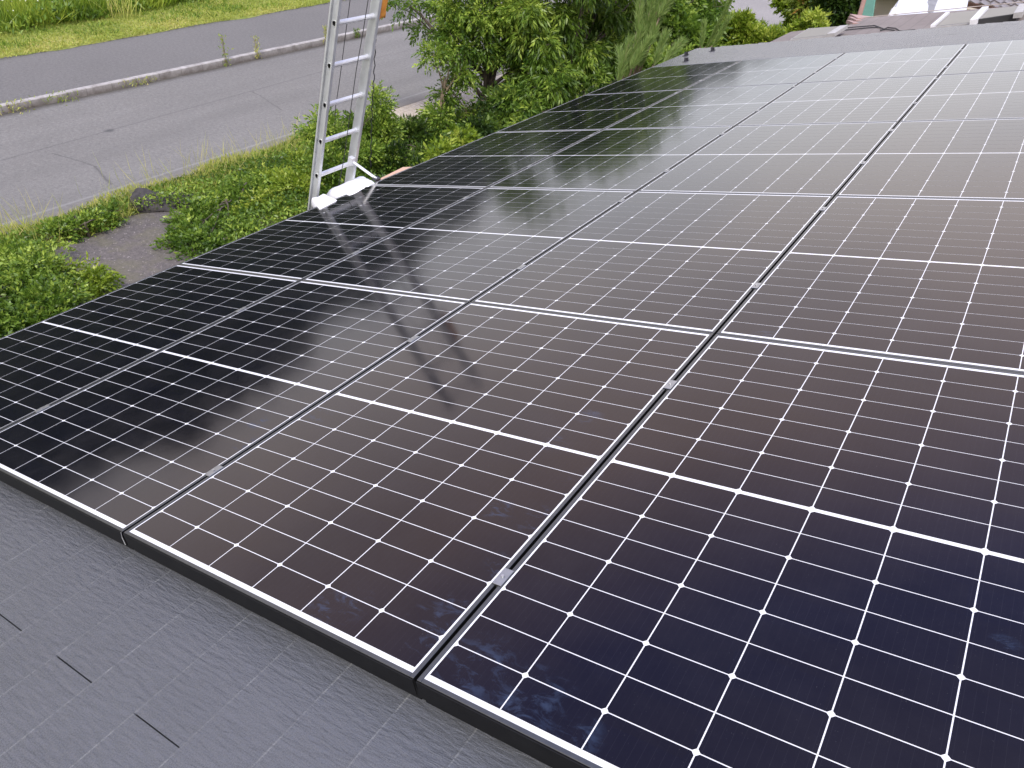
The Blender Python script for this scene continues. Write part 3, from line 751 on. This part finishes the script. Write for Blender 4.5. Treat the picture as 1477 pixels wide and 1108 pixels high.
blades('seeding_grass', b, .80, .022, L_straw, rng.beta(3, 2, len(b)), .35, 'pale seeding grass heads among the tall meadow', 'grass')
b = box_pts(42000, -27, -20.9, 4, 26, .15, 420); b = b[b[:, 0] < -20.8 - np.maximum(0, b[:, 1] - 8.5) * .13]
b[:, 2] += rng.uniform(.05, .55, len(b)) * (.7 + .3 * np.sin(b[:, 1] * 2.1 + b[:, 0])); d = rng.normal(0, .8, b.shape); d[:, 2] = abs(d[:, 2]) + .4
tag(leaves_mesh('meadow_weeds', b, d, .17, .055, L_mid, None, np.clip(.55 + .22 * np.sin(b[:, 1] * 1.3 + b[:, 0] * .8) + rng.normal(0, .2, len(b)), 0, 1)), 'leafy green weeds mixed into the tall meadow', 'weeds', None, 'stuff')
b = box_pts(2600, -28, -21.4, 4, 24, .68); b[:, 2] += rng.uniform(-.1, .25, len(b))
g = G('small_white_flower'); g.P(Base_Color=(.75, .78, .62), Roughness=.8)
o = leaves_mesh('meadow_flowers', b, rng.normal(size=b.shape), .05, .05, g.m, None, None); tag(o, 'tiny white flower heads on the tall meadow grass', 'flowers', None, 'stuff')
for i, (px, py, hh, lab, mt) in enumerate([(311, 88, .75, 'tall pale weed growing from the kerb joint, left of the other tall one', L_bright), (355, 78, .55, 'slim pale weed at the kerb just left of the ladder', L_straw), (471, 62, .45, 'pale dry weed on the kerb behind the left ladder rail', L_straw), (28, 165, .18, 'low brown weed tuft on the kerb at the far left', L_straw),
                                     (88, 146, .16, 'small green weed sprouting on the kerb face at left', L_bright), (205, 123, .14, 'small dry weed at the foot of the kerb', L_straw), (497, 48, .22, 'green weed on the kerb seen between the ladder rungs', L_mid)]):
    q = at_z(px, py, .05); n = 90; hb = np.stack([rng.normal(0, .035 + (.1 if hh < .2 else 0), n), rng.normal(0, .05 + (.16 if hh < .2 else 0), n), rng.uniform(0, hh, n)], 1)
    t = empty('kerb_weed', (-16.09, q[1], 0)); tag(t, lab, 'weed', 'weeds along the kerb')
    s_ = MB(); [s_.tube([(0, rng.normal(0, .02), 0), (rng.normal(0, .03), rng.normal(0, .03), hh * .95)], .004, 4) for _ in range(4)]
    s_.build('stem', M_bark2, t)
    d = rng.normal(0, .7, (n, 3)); d[:, 2] = abs(d[:, 2]) + .4
    leaves_mesh('leaves', hb, d, .08, .022, mt, t, None)
# near verge ground cover, kept off the apron
def inside(pts, poly):
    x, y = pts[:, 0], pts[:, 1]; c = np.zeros(len(pts), bool); n = len(poly)
    for i in range(n):
        x0, y0 = poly[i]; x1, y1 = poly[(i + 1) % n]
        k = ((y0 > y) != (y1 > y)) & (x < (x1 - x0) * (y - y0) / (y1 - y0 + 1e-12) + x0); c ^= k
    return c
def verge_h(x, y):                              # height of the ground cover mass
    t = np.clip((-x - 7.2) / 3.7, 0, 1)
    return .08 + .34 * np.clip((-10.95 - x) / -1.5, 0, 1) * (.6 + .4 * np.sin(x * 2.3 + y * 1.1) * np.sin(y * 1.7 - x))
b = box_pts(75000, -10.9, -6.5, 1.5, 16, 0); b = b[~inside(b, pp)]
b = b[~((b[:, 1] > 11.7) & (b[:, 0] < -9.5 - rng.uniform(0, .25, len(b))))]
hh = verge_h(b[:, 0], b[:, 1]); b[:, 2] = rng.uniform(.2, 1.0, len(b)) * hh
d = rng.normal(0, .8, b.shape); d[:, 2] = abs(d[:, 2]) * .6 + .15
tt = np.clip(.42 + .25 * np.sin(b[:, 0] * 3.1 + 2 * np.sin(b[:, 1] * 1.3)) + rng.normal(0, .2, len(b)), 0, 1)
tag(leaves_mesh('ground_cover', b, d, .07, .034, L_mid, None, tt), 'low leafy ground cover between the house and the road', 'ground cover', None, 'stuff')
b = box_pts(16000, -11.05, -10.2, .5, 11.8, 0); b[:, 0] += .12 * np.sin(b[:, 1] * 3); b[:, 2] = rng.uniform(0, .06, len(b))
blades('road_edge_grass', b, .13, .014, L_straw, np.clip(rng.beta(2, 2, len(b)), 0, 1), .6, 'thin yellow grass fringing the near road edge', 'grass')
b = box_pts(420, -11.25, -10.4, 2.5, 9.5, 0, 26)
blades('dry_grass_stalks', b, .50, .007, L_straw, np.clip(rng.beta(5, 2, len(b)), 0, 1), .35, 'pale dry grass stalks standing at the road edge', 'grass')
b = box_pts(14000, -12, -4, 17, 30, 0); b = b[~inside(b, [(-11.0, 41), (-11.0, 34.6), (-10.2, 31.6), (-9.2, 29.9), (-8.1, 29.0), (-7.2, 28.7), (-6.9, 29.4)])]; b = b[b[:, 0] > -10.9]
b[:, 2] = rng.uniform(0, .35, len(b)); d = rng.normal(0, .8, b.shape); d[:, 2] = abs(d[:, 2]) + .2
tag(leaves_mesh('bank_grass', b, d, .24, .07, L_bright, None, None), 'bright yellow green growth on the bank before the side road', 'ground cover', None, 'stuff')
# shrubs
def shrub(base, clumps, mat, label, per=125, leaf=(.060, .032), leaflets=8, slen=.2, droop=.15, r0=.025, bark=M_bark, name='shrub', cat='shrub', flat=.4, group='shrubs on the verge'):
    f = np.array(base) + np.array([0, 0, .25])
    return tree(name, base, f, clumps, mat, bark, label, cat, group, per, leaf, leaflets, slen, droop, r0, 2, flat)
def cl(px, py, X, r, k=1.0):
    return (tuple(at_x(px, py, X)), r, k)
shrub((-8.9, 2.4, 0), [cl(20, 430, -8.8, (.5, .6, .35), 6), cl(52, 402, -8.9, (.45, .45, .3), 5), cl(30, 375, -9.6, (.5, .6, .2), 5), cl(80, 445, -8.3, (.35, .35, .25), 4), cl(-40, 440, -8.8, (.6, .6, .35), 5), cl(50, 460, -8.3, (.45, .45, .3), 5)], L_mid, 'leafy green shrub filling the far left below the tarmac apron')
shrub((-8.7, 3.3, 0), [cl(130, 398, -8.7, (.2, .2, .16), 1.4), cl(140, 412, -8.5, (.16, .16, .12), 1.1), cl(98, 392, -9.0, (.25, .25, .12), 1.6)], L_bright, 'small bright shrub reaching over the tarmac apron', per=70)
shrub((-10.1, 4.6, 0), [cl(110, 330, -10.35, (.2, .5, .10), 2.5), cl(165, 311, -10.35, (.18, .5, .09), 2.2), cl(65, 345, -10.3, (.25, .5, .12), 2.5)], L_mid, 'low green mat between the tarmac apron and the road', per=100, leaf=(.06, .035))
shrub((-9.3, 6.5, 0), [cl(300, 315, -9.6, (.5, .5, .28), 5), cl(275, 345, -9.0, (.3, .4, .24), 4), cl(350, 290, -9.6, (.5, .6, .32), 5), cl(330, 340, -8.8, (.4, .5, .3), 5), cl(290, 365, -8.5, (.35, .4, .22), 4), cl(280, 318, -9.5, (.25, .35, .22), 3)], L_mid, 'wide rounded green shrub right of the dark boulder')
shrub((-9.4, 7.9, 0), [cl(400, 265, -9.6, (.5, .6, .35), 5), cl(380, 300, -9.0, (.45, .5, .3), 5), cl(430, 280, -8.8, (.4, .5, .35), 5), cl(425, 245, -9.8, (.4, .5, .3), 4)], L_bright, 'bright yellow green shrub just left of the ladder')
shrub((-9.0, 8.9, 0), [cl(540, 150, -8.9, (.22, .22, .28), 2), cl(545, 185, -8.9, (.32, .32, .35), 4), cl(460, 178, -9.1, (.28, .28, .25), 3), cl(500, 215, -8.8, (.45, .45, .4), 5), cl(470, 240, -8.7, (.45, .45, .38), 4), cl(548, 230, -8.6, (.4, .4, .4), 5), cl(520, 180, -9.1, (.25, .25, .3), 3)], L_mid, 'tall leafy shrub seen through and behind the ladder', per=100, slen=.24, droop=-.1)
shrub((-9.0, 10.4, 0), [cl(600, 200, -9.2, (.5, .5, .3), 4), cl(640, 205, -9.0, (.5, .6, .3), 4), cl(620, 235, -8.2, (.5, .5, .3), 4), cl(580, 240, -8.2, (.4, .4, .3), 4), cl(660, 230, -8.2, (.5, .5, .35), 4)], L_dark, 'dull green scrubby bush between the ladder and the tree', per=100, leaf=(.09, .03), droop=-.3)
shrub((-7.2, 10.2, 0), [cl(655, 212, -7.2, (.22, .22, .16), 2.5), cl(635, 222, -7.2, (.2, .2, .14), 2), cl(668, 200, -7.2, (.2, .2, .14), 2)], L_bright, 'small lime green shrub poking up at the panel edge', per=60, leaf=(.09, .045))
# ------------------------------------------------------------------ trees beyond the eave
tree('sapling', (-9.2, 11.9, 0), at_x(641, 110, -9.2), [cl(625, 78, -9.2, (.30, .30, .10), 1.3), cl(655, 72, -9.2, (.35, .35, .14), 1.6), cl(650, 130, -9.2, (.35, .35, .25), 2.5), cl(665, 100, -9.0, (.3, .3, .25), 1.5), cl(640, 170, -9.1, (.45, .45, .28), 4), cl(680, 172, -9.0, (.45, .45, .3), 3.5)],
     L_mid, M_bark2, 'thin sapling with light bark at the left of the trees', 'tree', 'trees beyond the eave', per=60, leaf=(.09, .04), slen=.25, droop=.15, r0=.045, flat=.4)
A = at_x(712, 120, -9.0)
tree('broadleaf_tree', (-8.9, 12.6, 0), A, [
    cl(590, 6, -10.2, (.5, .6, .12), 1.1), cl(625, 42, -9.9, (.5, .4, .10), .9), cl(655, 10, -9.6, (.6, .7, .25), 3.5), cl(665, 38, -9.4, (.35, .4, .3), 2.5), cl(700, 22, -9.0, (.6, .7, .35), 5), cl(765, 85, -8.4, (.5, .5, .35), 4), cl(750, 112, -8.3, (.4, .4, .25), 2.2), cl(655, 60, -9.3, (.45, .45, .2), 2), cl(720, 75, -8.8, (.5, .5, .2), 2),
    cl(690, 62, -9.0, (.35, .35, .16), 1.2), cl(745, 20, -8.8, (.7, .8, .45), 6), cl(735, 55, -8.8, (.5, .5, .35), 4), cl(675, 98, -9.4, (.5, .4, .12), 1.1), cl(722, 150, -8.6, (.4, .4, .25), 2.5),
    cl(700, 178, -8.5, (.5, .5, .25), 2.5), cl(690, -60, -9.2, (1.2, 1.2, .7), 8), cl(780, -60, -8.8, (1.2, 1.2, .8), 8), ((-9.0, 13.2, 4.6), (1.2, 1.2, .8), 6)],
     L_mid, M_bark, 'small leaved tree spreading a limb over the road', 'tree', 'trees beyond the eave', per=85, leaf=(.095, .038), slen=.24, droop=.35, r0=.11, trunks=2, flat=.3)
cls = []
for (px, py, X, r, k) in [(770, 60, -8.0, .55, 5), (810, 30, -8.0, .6, 6), (860, 20, -7.8, .6, 6), (905, 20, -7.6, .6, 6), (830, 75, -7.7, .6, 6), (880, 70, -7.4, .55, 6), (790, 110, -7.6, .55, 6), (760, 145, -7.6, .5, 5),
                          (840, 120, -7.3, .5, 6), (800, 150, -7.3, .5, 5), (770, 175, -7.2, .45, 4), (730, 185, -7.6, .45, 4), (905, 110, -6.9, .45, 4), (940, 40, -7.4, .55, 5), (760, 15, -8.3, .5, 5), (850, -50, -7.8, 1.1, 8), (940, -60, -7.4, 1.1, 7)]:
    cls.append(cl(px, py, X, (r, r, r * .62), k))
cls.append(((-8.2, 14.8, 4.5), (1.3, 1.3, .8), 9)); cls.append(((-7.4, 14.5, 4.2), (1.5, 1.6, .8), 8))
tree('drooping_leaf_tree', (-7.7, 13.8, 0), at_x(820, 130, -7.6) + np.array([0, 0, -.3]), cls,
     L_mid, M_bark, 'dense tree with long drooping green leaves behind the panels', 'tree', 'trees beyond the eave', per=95, leaf=(.15, .038), leaflets=8, slen=.26, droop=1.0, r0=.13, trunks=2)
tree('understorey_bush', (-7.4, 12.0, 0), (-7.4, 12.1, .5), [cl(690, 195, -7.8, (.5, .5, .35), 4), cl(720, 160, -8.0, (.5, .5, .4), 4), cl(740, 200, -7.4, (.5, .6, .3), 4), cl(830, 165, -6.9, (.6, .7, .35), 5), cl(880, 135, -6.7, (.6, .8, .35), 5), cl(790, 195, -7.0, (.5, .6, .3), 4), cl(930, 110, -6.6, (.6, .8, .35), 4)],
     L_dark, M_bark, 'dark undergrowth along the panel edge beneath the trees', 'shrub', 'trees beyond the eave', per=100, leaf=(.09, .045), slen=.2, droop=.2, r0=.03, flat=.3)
tree('garden_tree', (-7.0, 18.6, 0), (-7.0, 18.7, 1.0), [cl(985, 20, -7.2, (.7, .9, .5), 6), cl(1015, 10, -7.2, (.7, .9, .5), 6), cl(975, 50, -6.9, (.6, .8, .5), 6), cl(1010, 45, -6.8, (.5, .8, .4), 5), cl(955, 80, -6.4, (.5, .7, .4), 5), cl(990, -30, -7.4, (.9, 1.1, .6), 6), cl(955, 15, -7.4, (.6, .7, .5), 5), cl(1005, 65, -6.4, (.4, .6, .3), 3)],
     L_mid, M_bark, 'green broad leaved tree just left of the far roof corner', 'tree', 'trees beyond the eave', per=90, leaf=(.13, .06), slen=.3, droop=.3, r0=.08, flat=.3)
# pine with upright candles by the roof edge
def pine(base, shoots, label):
    t = empty('pine_tree', tuple(base)); tag(t, label, 'tree', 'trees beyond the eave'); base = np.array(base, float)
    tr = MB(); hub = np.array([0, 0, max(.4, min(s[0][2] for s in shoots) - .9)]); limb(tr, (0, 0, 0), hub, .07, .045)
    B, D = [], []
    for (a, b_, r, n) in shoots:
        a_, b2 = np.array(a) - base, np.array(b_) - base
        tr.tube([hub * .9, (hub + a_) / 2 + np.array([0, 0, -.1]), a_, (a_ + b2) / 2, b2], [.03, .022, .015, .010, .006], 6)
        ax = (b2 - a_); L = np.linalg.norm(ax); ax /= L
        s_ = rng.uniform(-.15, 1.0, n)[:, None]; p = a_ + ax * L * s_
        q = rng.normal(size=(n, 3)); q -= (q @ ax)[:, None] * ax; q /= np.linalg.norm(q, axis=1, keepdims=True)
        B.append(p + q * .006); D.append(ax * .95 + q * rng.uniform(.25, .75, (n, 1)) * r)
    tr.build('trunk', M_bark2, t, smooth=True)
    leaves_mesh('crown', np.concatenate(B), np.concatenate(D), .17, .0075, L_pine, t)
    return t
def sh(x0, y0, x1, y1, Y0, r=1.0, n=900, dY=.25):
    return (tuple(at_y(x0, y0, Y0)), tuple(at_y(x1, y1, Y0 + dY)), r, n)
pine((-5.0, 11.6, 0), [sh(925, 70, 942, -5, 11.5), sh(935, 45, 965, -20, 11.6), sh(905, 105, 925, 45, 11.2), sh(900, 105, 893, 75, 11.2, 1, 600), sh(912, 95, 935, 60, 11.1), sh(945, 90, 960, 50, 11.4, 1, 600), sh(925, 90, 930, 40, 11.4, 1.1, 1300), sh(940, 60, 950, 20, 11.5, 1.1, 1100),
                       sh(893, 112, 908, 60, 11.0, 1, 700), sh(953, 20, 985, -30, 11.6, 1, 800), sh(920, 40, 925, -20, 11.6, 1, 900), sh(958, 92, 982, 62, 11.3, 1, 500)], 'pine with upright bristly candles rising at the roof edge')
pine((-5.4, 14.4, 0), [sh(1022, 64, 1058, -8, 14.2, .35, 1700, .1), sh(1030, 64, 1048, 32, 14.0, .45, 900, .1), sh(1012, 66, 1015, 38, 14.0, .5, 700, .1)], 'young pine with slim bare candles at the far roof corner')

# ------------------------------------------------------------------ hedge and plants before the neighbour
def bushy(name, pxs, Y, mat, label, r, per=90, leaf=(.16, .08), k=4, base_px=None, group='hedge plants by the side road'):
    cls = [(tuple(at_y(x, y, Y)), (rr * 1.1, rr, rr), k) for x, y, rr in pxs]
    b0 = (np.mean([c[0][0] for c in cls]), Y, 0)
    return tree(name, b0, (b0[0], b0[1], .7), cls, mat, M_bark, label, 'shrub', group, per, leaf, 6, .22, .0, .04, 2, .3)
bushy('conifer_shrub', [(1154, 42, .4), (1158, 18, .4), (1148, 0, .45), (1165, 30, .5), (1158, -15, .5)], 27, L_bright, 'light green shrub at the corner of the side road', .5)
bushy('photinia_shrub', [(1178, 20, .5), (1185, 0, .5), (1170, 5, .45), (1195, 15, .45), (1190, 32, .4)], 25.5, L_red, 'shrub with orange tipped leaves between two green ones', .5)
bushy('conifer_shrub', [(1215, 20, .5), (1225, 5, .5), (1210, 0, .5), (1228, 30, .35), (1208, 34, .4), (1220, -15, .5)], 24.5, L_dark, 'dark green conifer shrub beside the neighbour\'s roof', .5)
bushy('ivy_bank', [(1128, 61, .2), (1105, 62, .25), (1080, 62, .35), (1050, 52, .4), (1078, 50, .25), (1066, 34, .22), (1060, 60, .4), (1150, 54, .25), (1172, 42, .35), (1040, 66, .4)], 21, L_bright, 'low yellow green bushes along our roof\'s far edge', .5, 80, (.14, .05), 3.5)
# ------------------------------------------------------------------ neighbour
NN = -.60
nb = empty('neighbour_house', (0, 0, 0)); tag(nb, 'neighbour house with weathered brown slate roof beyond our roof', 'house')
g = G('weathered_slate'); o_ = g.co(); s_ = g.sep(o_)
c = g.mix(g.noise(g.map(o_, (1.5, .6, 1)), 2.2, 6, .7), (.13, .105, .092), (.29, .25, .225))
fr = g.math('LESS_THAN', g.math('FRACT', g.math('DIVIDE', s_[0], .23)), .05)
fv = g.math('LESS_THAN', g.math('FRACT', g.math('ADD', g.math('DIVIDE', s_[1], .6), g.math('MULTIPLY', g.math('FLOOR', g.math('DIVIDE', s_[0], .23)), .5))), .012)
c = g.mix(g.math('MULTIPLY', g.math('MAXIMUM', fr, fv), .55), c, (.07, .06, .055))
g.P(Base_Color=c, Roughness=.8); g.bump(g.noise(o_, 40, 4), .5, .01); M_nslate = g.m
ue = at_n(1140, 57, NN)[0] - .35
def nu(px, py): return at_n(px, py, NN)
u1, v1 = nu(1217, 38); u2, v2 = nu(1244, 26); u3, v3 = nu(1477, 8)
poly = [(ue, 12.3), (6, 12.3), (6, v3 - .1), (u3, v3), (u2, v2), (u2 - .02, v1 + .1), (ue, v1 - .1)]
mb = MB(); n = len(poly)
mb.add([(a, b_, NN) for a, b_ in poly] + [(a, b_, NN - .14) for a, b_ in poly], [tuple(range(n)), tuple(range(2 * n - 1, n - 1, -1))] + [(i, n + i, n + (i + 1) % n, (i + 1) % n) for i in range(n)])
mb.build('roof', M_nslate, nb, loc=tuple(ORG), rot=TILT)
mb = MB(); mb.box(u2, 6, v2 - .05, v2 + .02, NN + .002, NN + .012, 0, .002)
mb.build('verge_trim', simple('buff_metal', (.35, .29, .24), .5), nb, loc=tuple(ORG), rot=TILT)
mb = MB(); wx = P(ue + .6, 0, NN); mb.box(wx[0], wx[0] + 8, 12.8, 17.0, 0, wx[2] - .25)
mb.build('wall', M_plaster, nb)
def coll(q, lift0, lift1, label, mat, rim, black=False):
    """old glazed collector: q = four pixels (near-left, near-right, far-right, far-left) on the neighbour's roof"""
    root = empty('solar_collector', tuple(ORG), TILT); tag(root, label, 'solar collector', 'old collectors on the neighbour roof')
    pts = []
    for i, (x, y) in enumerate(q):
        l = NN + (lift0 if i < 2 else lift1); u, v = at_n(x, y, l); pts.append((u, v, l))
    mb = MB(); low = [(a, b_, max(NN + .004, c_ - .10)) for a, b_, c_ in pts]
    mb.add(pts + low, [(0, 1, 2, 3), (7, 6, 5, 4)] + [(i, 4 + i, 4 + (i + 1) % 4, (i + 1) % 4) for i in range(4)])
    mb.build('casing', rim, root)
    cen = np.mean(pts, 0); ins = [tuple(np.array(p) * .94 + cen * .06 + np.array([0, 0, .004])) for p in pts]
    obj('absorber_glass', ins, [(0, 1, 2, 3)], mat, root)
    return root
g = G('old_collector_glass'); c = g.mix(g.noise(g.co(), 3, 6, .7), (.095, .088, .070), (.155, .14, .112)); g.P(Base_Color=c, Roughness=.35); M_cg = g.m
M_rim = simple('weathered_aluminium', (.42, .41, .39), .5, .3, .12, 10)
M_blk = simple('black_casing', (.02, .02, .02), .6)
coll([(1140, 57), (1196, 51), (1216, 37.5), (1166, 41)], .08, .10, 'low grey collector at the left end of the neighbour roof', M_cg, M_rim)
coll([(1347, 39), (1403, 33), (1421, 14), (1369, 19)], .08, .09, 'dull green brown collector panel in the middle, no black edge', M_cg, M_rim)
coll([(1407, 29), (1467, 20), (1474, 8.5), (1424, 13)], .14, .10, 'collector with a black front edge at the right of the neighbour roof', M_cg, M_blk)
def strip(name, a, b_, na, nb_, wd, mat, label, cat, hgt=.04):
    A_ = P(*at_n(*a, na), na); B_ = P(*at_n(*b_, nb_), nb_); d = B_ - A_; L = np.linalg.norm(d); d /= L
    up = RM @ np.array([0, 0, 1.0]); s = np.cross(d, up); mb = MB(); mb.obox((0, 0, 0), d * L / 2, s * wd, up * hgt)
    o = mb.build(name, mat, loc=tuple((A_ + B_) / 2)); tag(o, label, cat); return o
M_wtrim = simple('white_metal', (.72, .72, .72), .5)
strip('metal_flashing', (1198, 51), (1217, 39), NN + .11, NN + .12, .07, M_rim, 'bare metal end plate at the right side of the low collector', 'flashing', .03)
strip('metal_flashing', (1345, 38), (1367, 19), NN + .10, NN + .11, .03, M_wtrim, 'thin light strip up the left of the middle collector', 'flashing', .02)
strip('metal_flashing', (1404, 32), (1421, 13), NN + .13, NN + .12, .05, M_wtrim, 'wide white strip between the two right hand collectors', 'flashing', .04)
strip('metal_flashing', (1468, 22), (1476, 9), NN + .15, NN + .12, .06, M_rim, 'pale strip at the far right end of the collectors', 'flashing', .04)
# loose black cables over the neighbour's roof
mb = MB()
for seq in ([(1205, 42), (1235, 39), (1262, 37), (1275, 42), (1290, 44)], [(1270, 44), (1280, 40), (1292, 41), (1298, 45), (1320, 43)], [(1205, 45), (1245, 41), (1268, 39)]):
    mb.tube([P(*at_n(x, y, NN + .02), NN + .02) for x, y in seq], .011, 5)
tag(mb.build('cable', M_rope), 'loose black cables snaking over the brown neighbour roof', 'cable')
# salmon coloured tiles stacked at the roof corner
M_salmon = simple('salmon_tile', (.38, .25, .22), .7, 0, .2, 8)
mb = MB()
for i, (a, b_) in enumerate([((1240, 24), (1252, 30)), ((1238, 28), (1250, 33)), ((1236, 33), (1246, 37))]):
    A_, B_ = P(*at_n(*a, NN - .05), NN - .05), P(*at_n(*b_, NN - .05), NN - .05); d = (B_ - A_) / 2
    mb.obox((A_ + B_) / 2, d, np.cross(d / np.linalg.norm(d), (0, 0, 1)) * .22, (0, 0, .03), 0)
tag(mb.build('salmon_tiles', M_salmon), 'salmon pink tiles at the corner of the neighbour roof', 'tiles')
# brown post, garden net, garden lawn
p0 = at_y(1240, 22, 21.0); p1 = at_y(1248, -6, 21.6)
mb = MB(); mb.tube([np.array((p0[0] - .15, p0[1], 0)) - p0, (0, 0, 0), p1 - p0], .055, 8)
tag(mb.build('garden_post', simple('rust_brown_post', (.26, .15, .11), .6), loc=tuple(p0)), 'slanted reddish brown post behind the neighbour roof corner', 'post')
g = G('green_net'); c = g.mix(g.noise(g.pos(), 6, 4), (.06, .17, .11), (.11, .26, .19)); g.P(Base_Color=c, Roughness=.7)
q = [at_y(1243, 24, 22.5), at_y(1258, 24, 22.3), at_y(1262, -4, 23.2), at_y(1249, -4, 23.4)]
mb = MB(); cen = np.mean(q, 0)
mb.add([p - cen for p in q] + [p - cen + np.array([.02, .03, 0]) for p in q], [(0, 1, 2, 3), (7, 6, 5, 4)] + [(i, 4 + i, 4 + (i + 1) % 4, (i + 1) % 4) for i in range(4)])
o = mb.build('garden_net', g.m, loc=tuple(cen)); tag(o, 'green garden net hung beside the reddish brown post', 'net')
b = box_pts(9000, -7.5, 1.0, 23.0, 34, 0); b[:, 2] = rng.uniform(0, .2, len(b)); d = rng.normal(0, .6, b.shape); d[:, 2] = abs(d[:, 2]) + .5
tag(leaves_mesh('garden_grass', b, d, .3, .04, L_mid, None, None), 'rough garden grass behind the neighbour roof', 'grass', None, 'stuff')
# white metal shed roof beyond
ws = empty('white_shed', (0, 0, 0)); tag(ws, 'white metal shed beyond the neighbour roof', 'shed')
zz = 2.6
q = [at_z(1285, 30, zz), at_z(1392, 24, zz), at_z(1400, -16, zz + .4), at_z(1303, -16, zz + .4)]
M_ws = simple('white_sheet_metal', (.62, .64, .68), .45, .1, .05, 2)
mb = MB(); mb.add([tuple(p) for p in q] + [tuple(p - np.array([0, 0, .1])) for p in q], [(0, 1, 2, 3), (7, 6, 5, 4)] + [(i, 4 + i, 4 + (i + 1) % 4, (i + 1) % 4) for i in range(4)])
mb.build('roof', M_ws, ws)
mb = MB(); a, b_ = at_z(1337, 24, zz), at_z(1348, -6, zz + .3); d = b_ - a; L = np.linalg.norm(d); mb.obox((a + b_) / 2 + np.array([0, 0, .06]), d / 2, np.cross(d / L, (0, 0, 1)) * .10, (0, 0, .03)); mb.build('ridge_strip', simple('grey_strip', (.22, .22, .22), .5), ws)
mb = MB(); cx = np.mean(q, 0); mb.box(min(p[0] for p in q) + .3, max(p[0] for p in q) - .2, min(p[1] for p in q) + .3, max(p[1] for p in q) - .3, 0, zz - .05); mb.build('wall', M_plaster, ws)
for i, (x0, y0, x1, y1) in enumerate([(1283, 27, 1290, 14), (1288, 22, 1298, 8), (1292, 12, 1304, -4), (1286, 20, 1294, 18)]):
    mb = MB(); a, b_ = at_z(x0, y0, zz + .1), at_z(x1, y1, zz + .15); mb.tube([a - a, b_ - a], .06, 6)
    tag(mb.build('pipe', M_wtrim, loc=tuple(a)), ['grey white pipe at the lower left edge of the white shed', 'pale pipe along the middle of the shed\'s left edge', 'pale pipe at the top of the shed\'s left edge', 'short pale pipe lying across the shed\'s left edge'][i], 'pipe', 'pipes by the white shed')
# tiled house at the far top right with gutter
th_ = empty('tiled_house', (0, 0, 0)); tag(th_, 'house with grey curved roof tiles at the top right', 'house')
a = at_z(1345, -6, 2.2); b_ = at_z(1432, 10, 2.2)
e = b_ - a; e[2] = 0; EL = np.linalg.norm(e); e /= EL; rise = np.array([-e[1], e[0], 0]);
if rise[0] < 0: rise = -rise
slope = rise * math.cos(math.radians(24)) + np.array([0, 0, math.sin(math.radians(24))])
o0 = at_z(1428, 9, 2.25) ; nn_ = np.cross(e, slope); nn_ = nn_ if nn_[2] > 0 else -nn_
V = []; F = []; tw, tl = .27, .24; NX, NY = 26, 14; sub = 6
for j in range(NY):
    for part, (s0, z0) in enumerate(((j * tl - .03, .045), ((j + 1) * tl, .0))):
        for i in range(NX * sub + 1):
            t = i / sub; x = (t - NX * .62) * tw; w_ = .03 * math.sin(2 * math.pi * t) + .012 * math.sin(4 * math.pi * t)
            V.append(o0 + e * x + slope * s0 + nn_ * (w_ + z0))
    r0_ = j * 2 * (NX * sub + 1)
    for i in range(NX * sub): F.append((r0_ + i, r0_ + i + 1, r0_ + NX * sub + 2 + i, r0_ + NX * sub + 1 + i))
for j in range(NY):                               # butt faces of each course
    r0_ = j * 2 * (NX * sub + 1); base_i = len(V)
    for i in range(NX * sub + 1): V.append(np.array(V[r0_ + i]) - nn_ * .04)
    for i in range(NX * sub): F.append((r0_ + i + 1, r0_ + i, base_i + i, base_i + i + 1))
g = G('grey_roof_tile'); c = g.mix(g.noise(g.pos(), 4, 5, .7), (.16, .145, .14), (.30, .275, .27)); g.P(Base_Color=c, Roughness=.45)
obj('roof', V, F, g.m, th_)
mb = MB(); x0, x1 = -NX * .62 * tw, NX * .38 * tw; c_ = o0 + e * (x0 + x1) / 2
mb.obox(c_ + slope * .3 - nn_ * .09, e * (x1 - x0) / 2, slope * .32, nn_ * .03); mb.obox(c_ - nn_ * .05 - slope * .02, e * (x1 - x0) / 2, slope * .02, nn_ * .07)
mb.build('fascia', simple('brown_fascia', (.16, .09, .07), .6), th_)
mb = MB(); gp = c_ - slope * .10 + np.array([0, 0, -.12]); mb.tube([gp - e * (x1 - x0) / 2, gp + e * (x1 - x0) / 2], .05, 8); mb.build('gutter', simple('cream_gutter', (.50, .44, .34), .5), th_)
mb = MB(); cc_ = c_ + rise * 1.8; mb.obox((cc_[0], cc_[1], 1.0), e * (x1 - x0) / 2 * .9, rise * 1.2, (0, 0, 1.0)); mb.build('wall', M_plaster, th_)
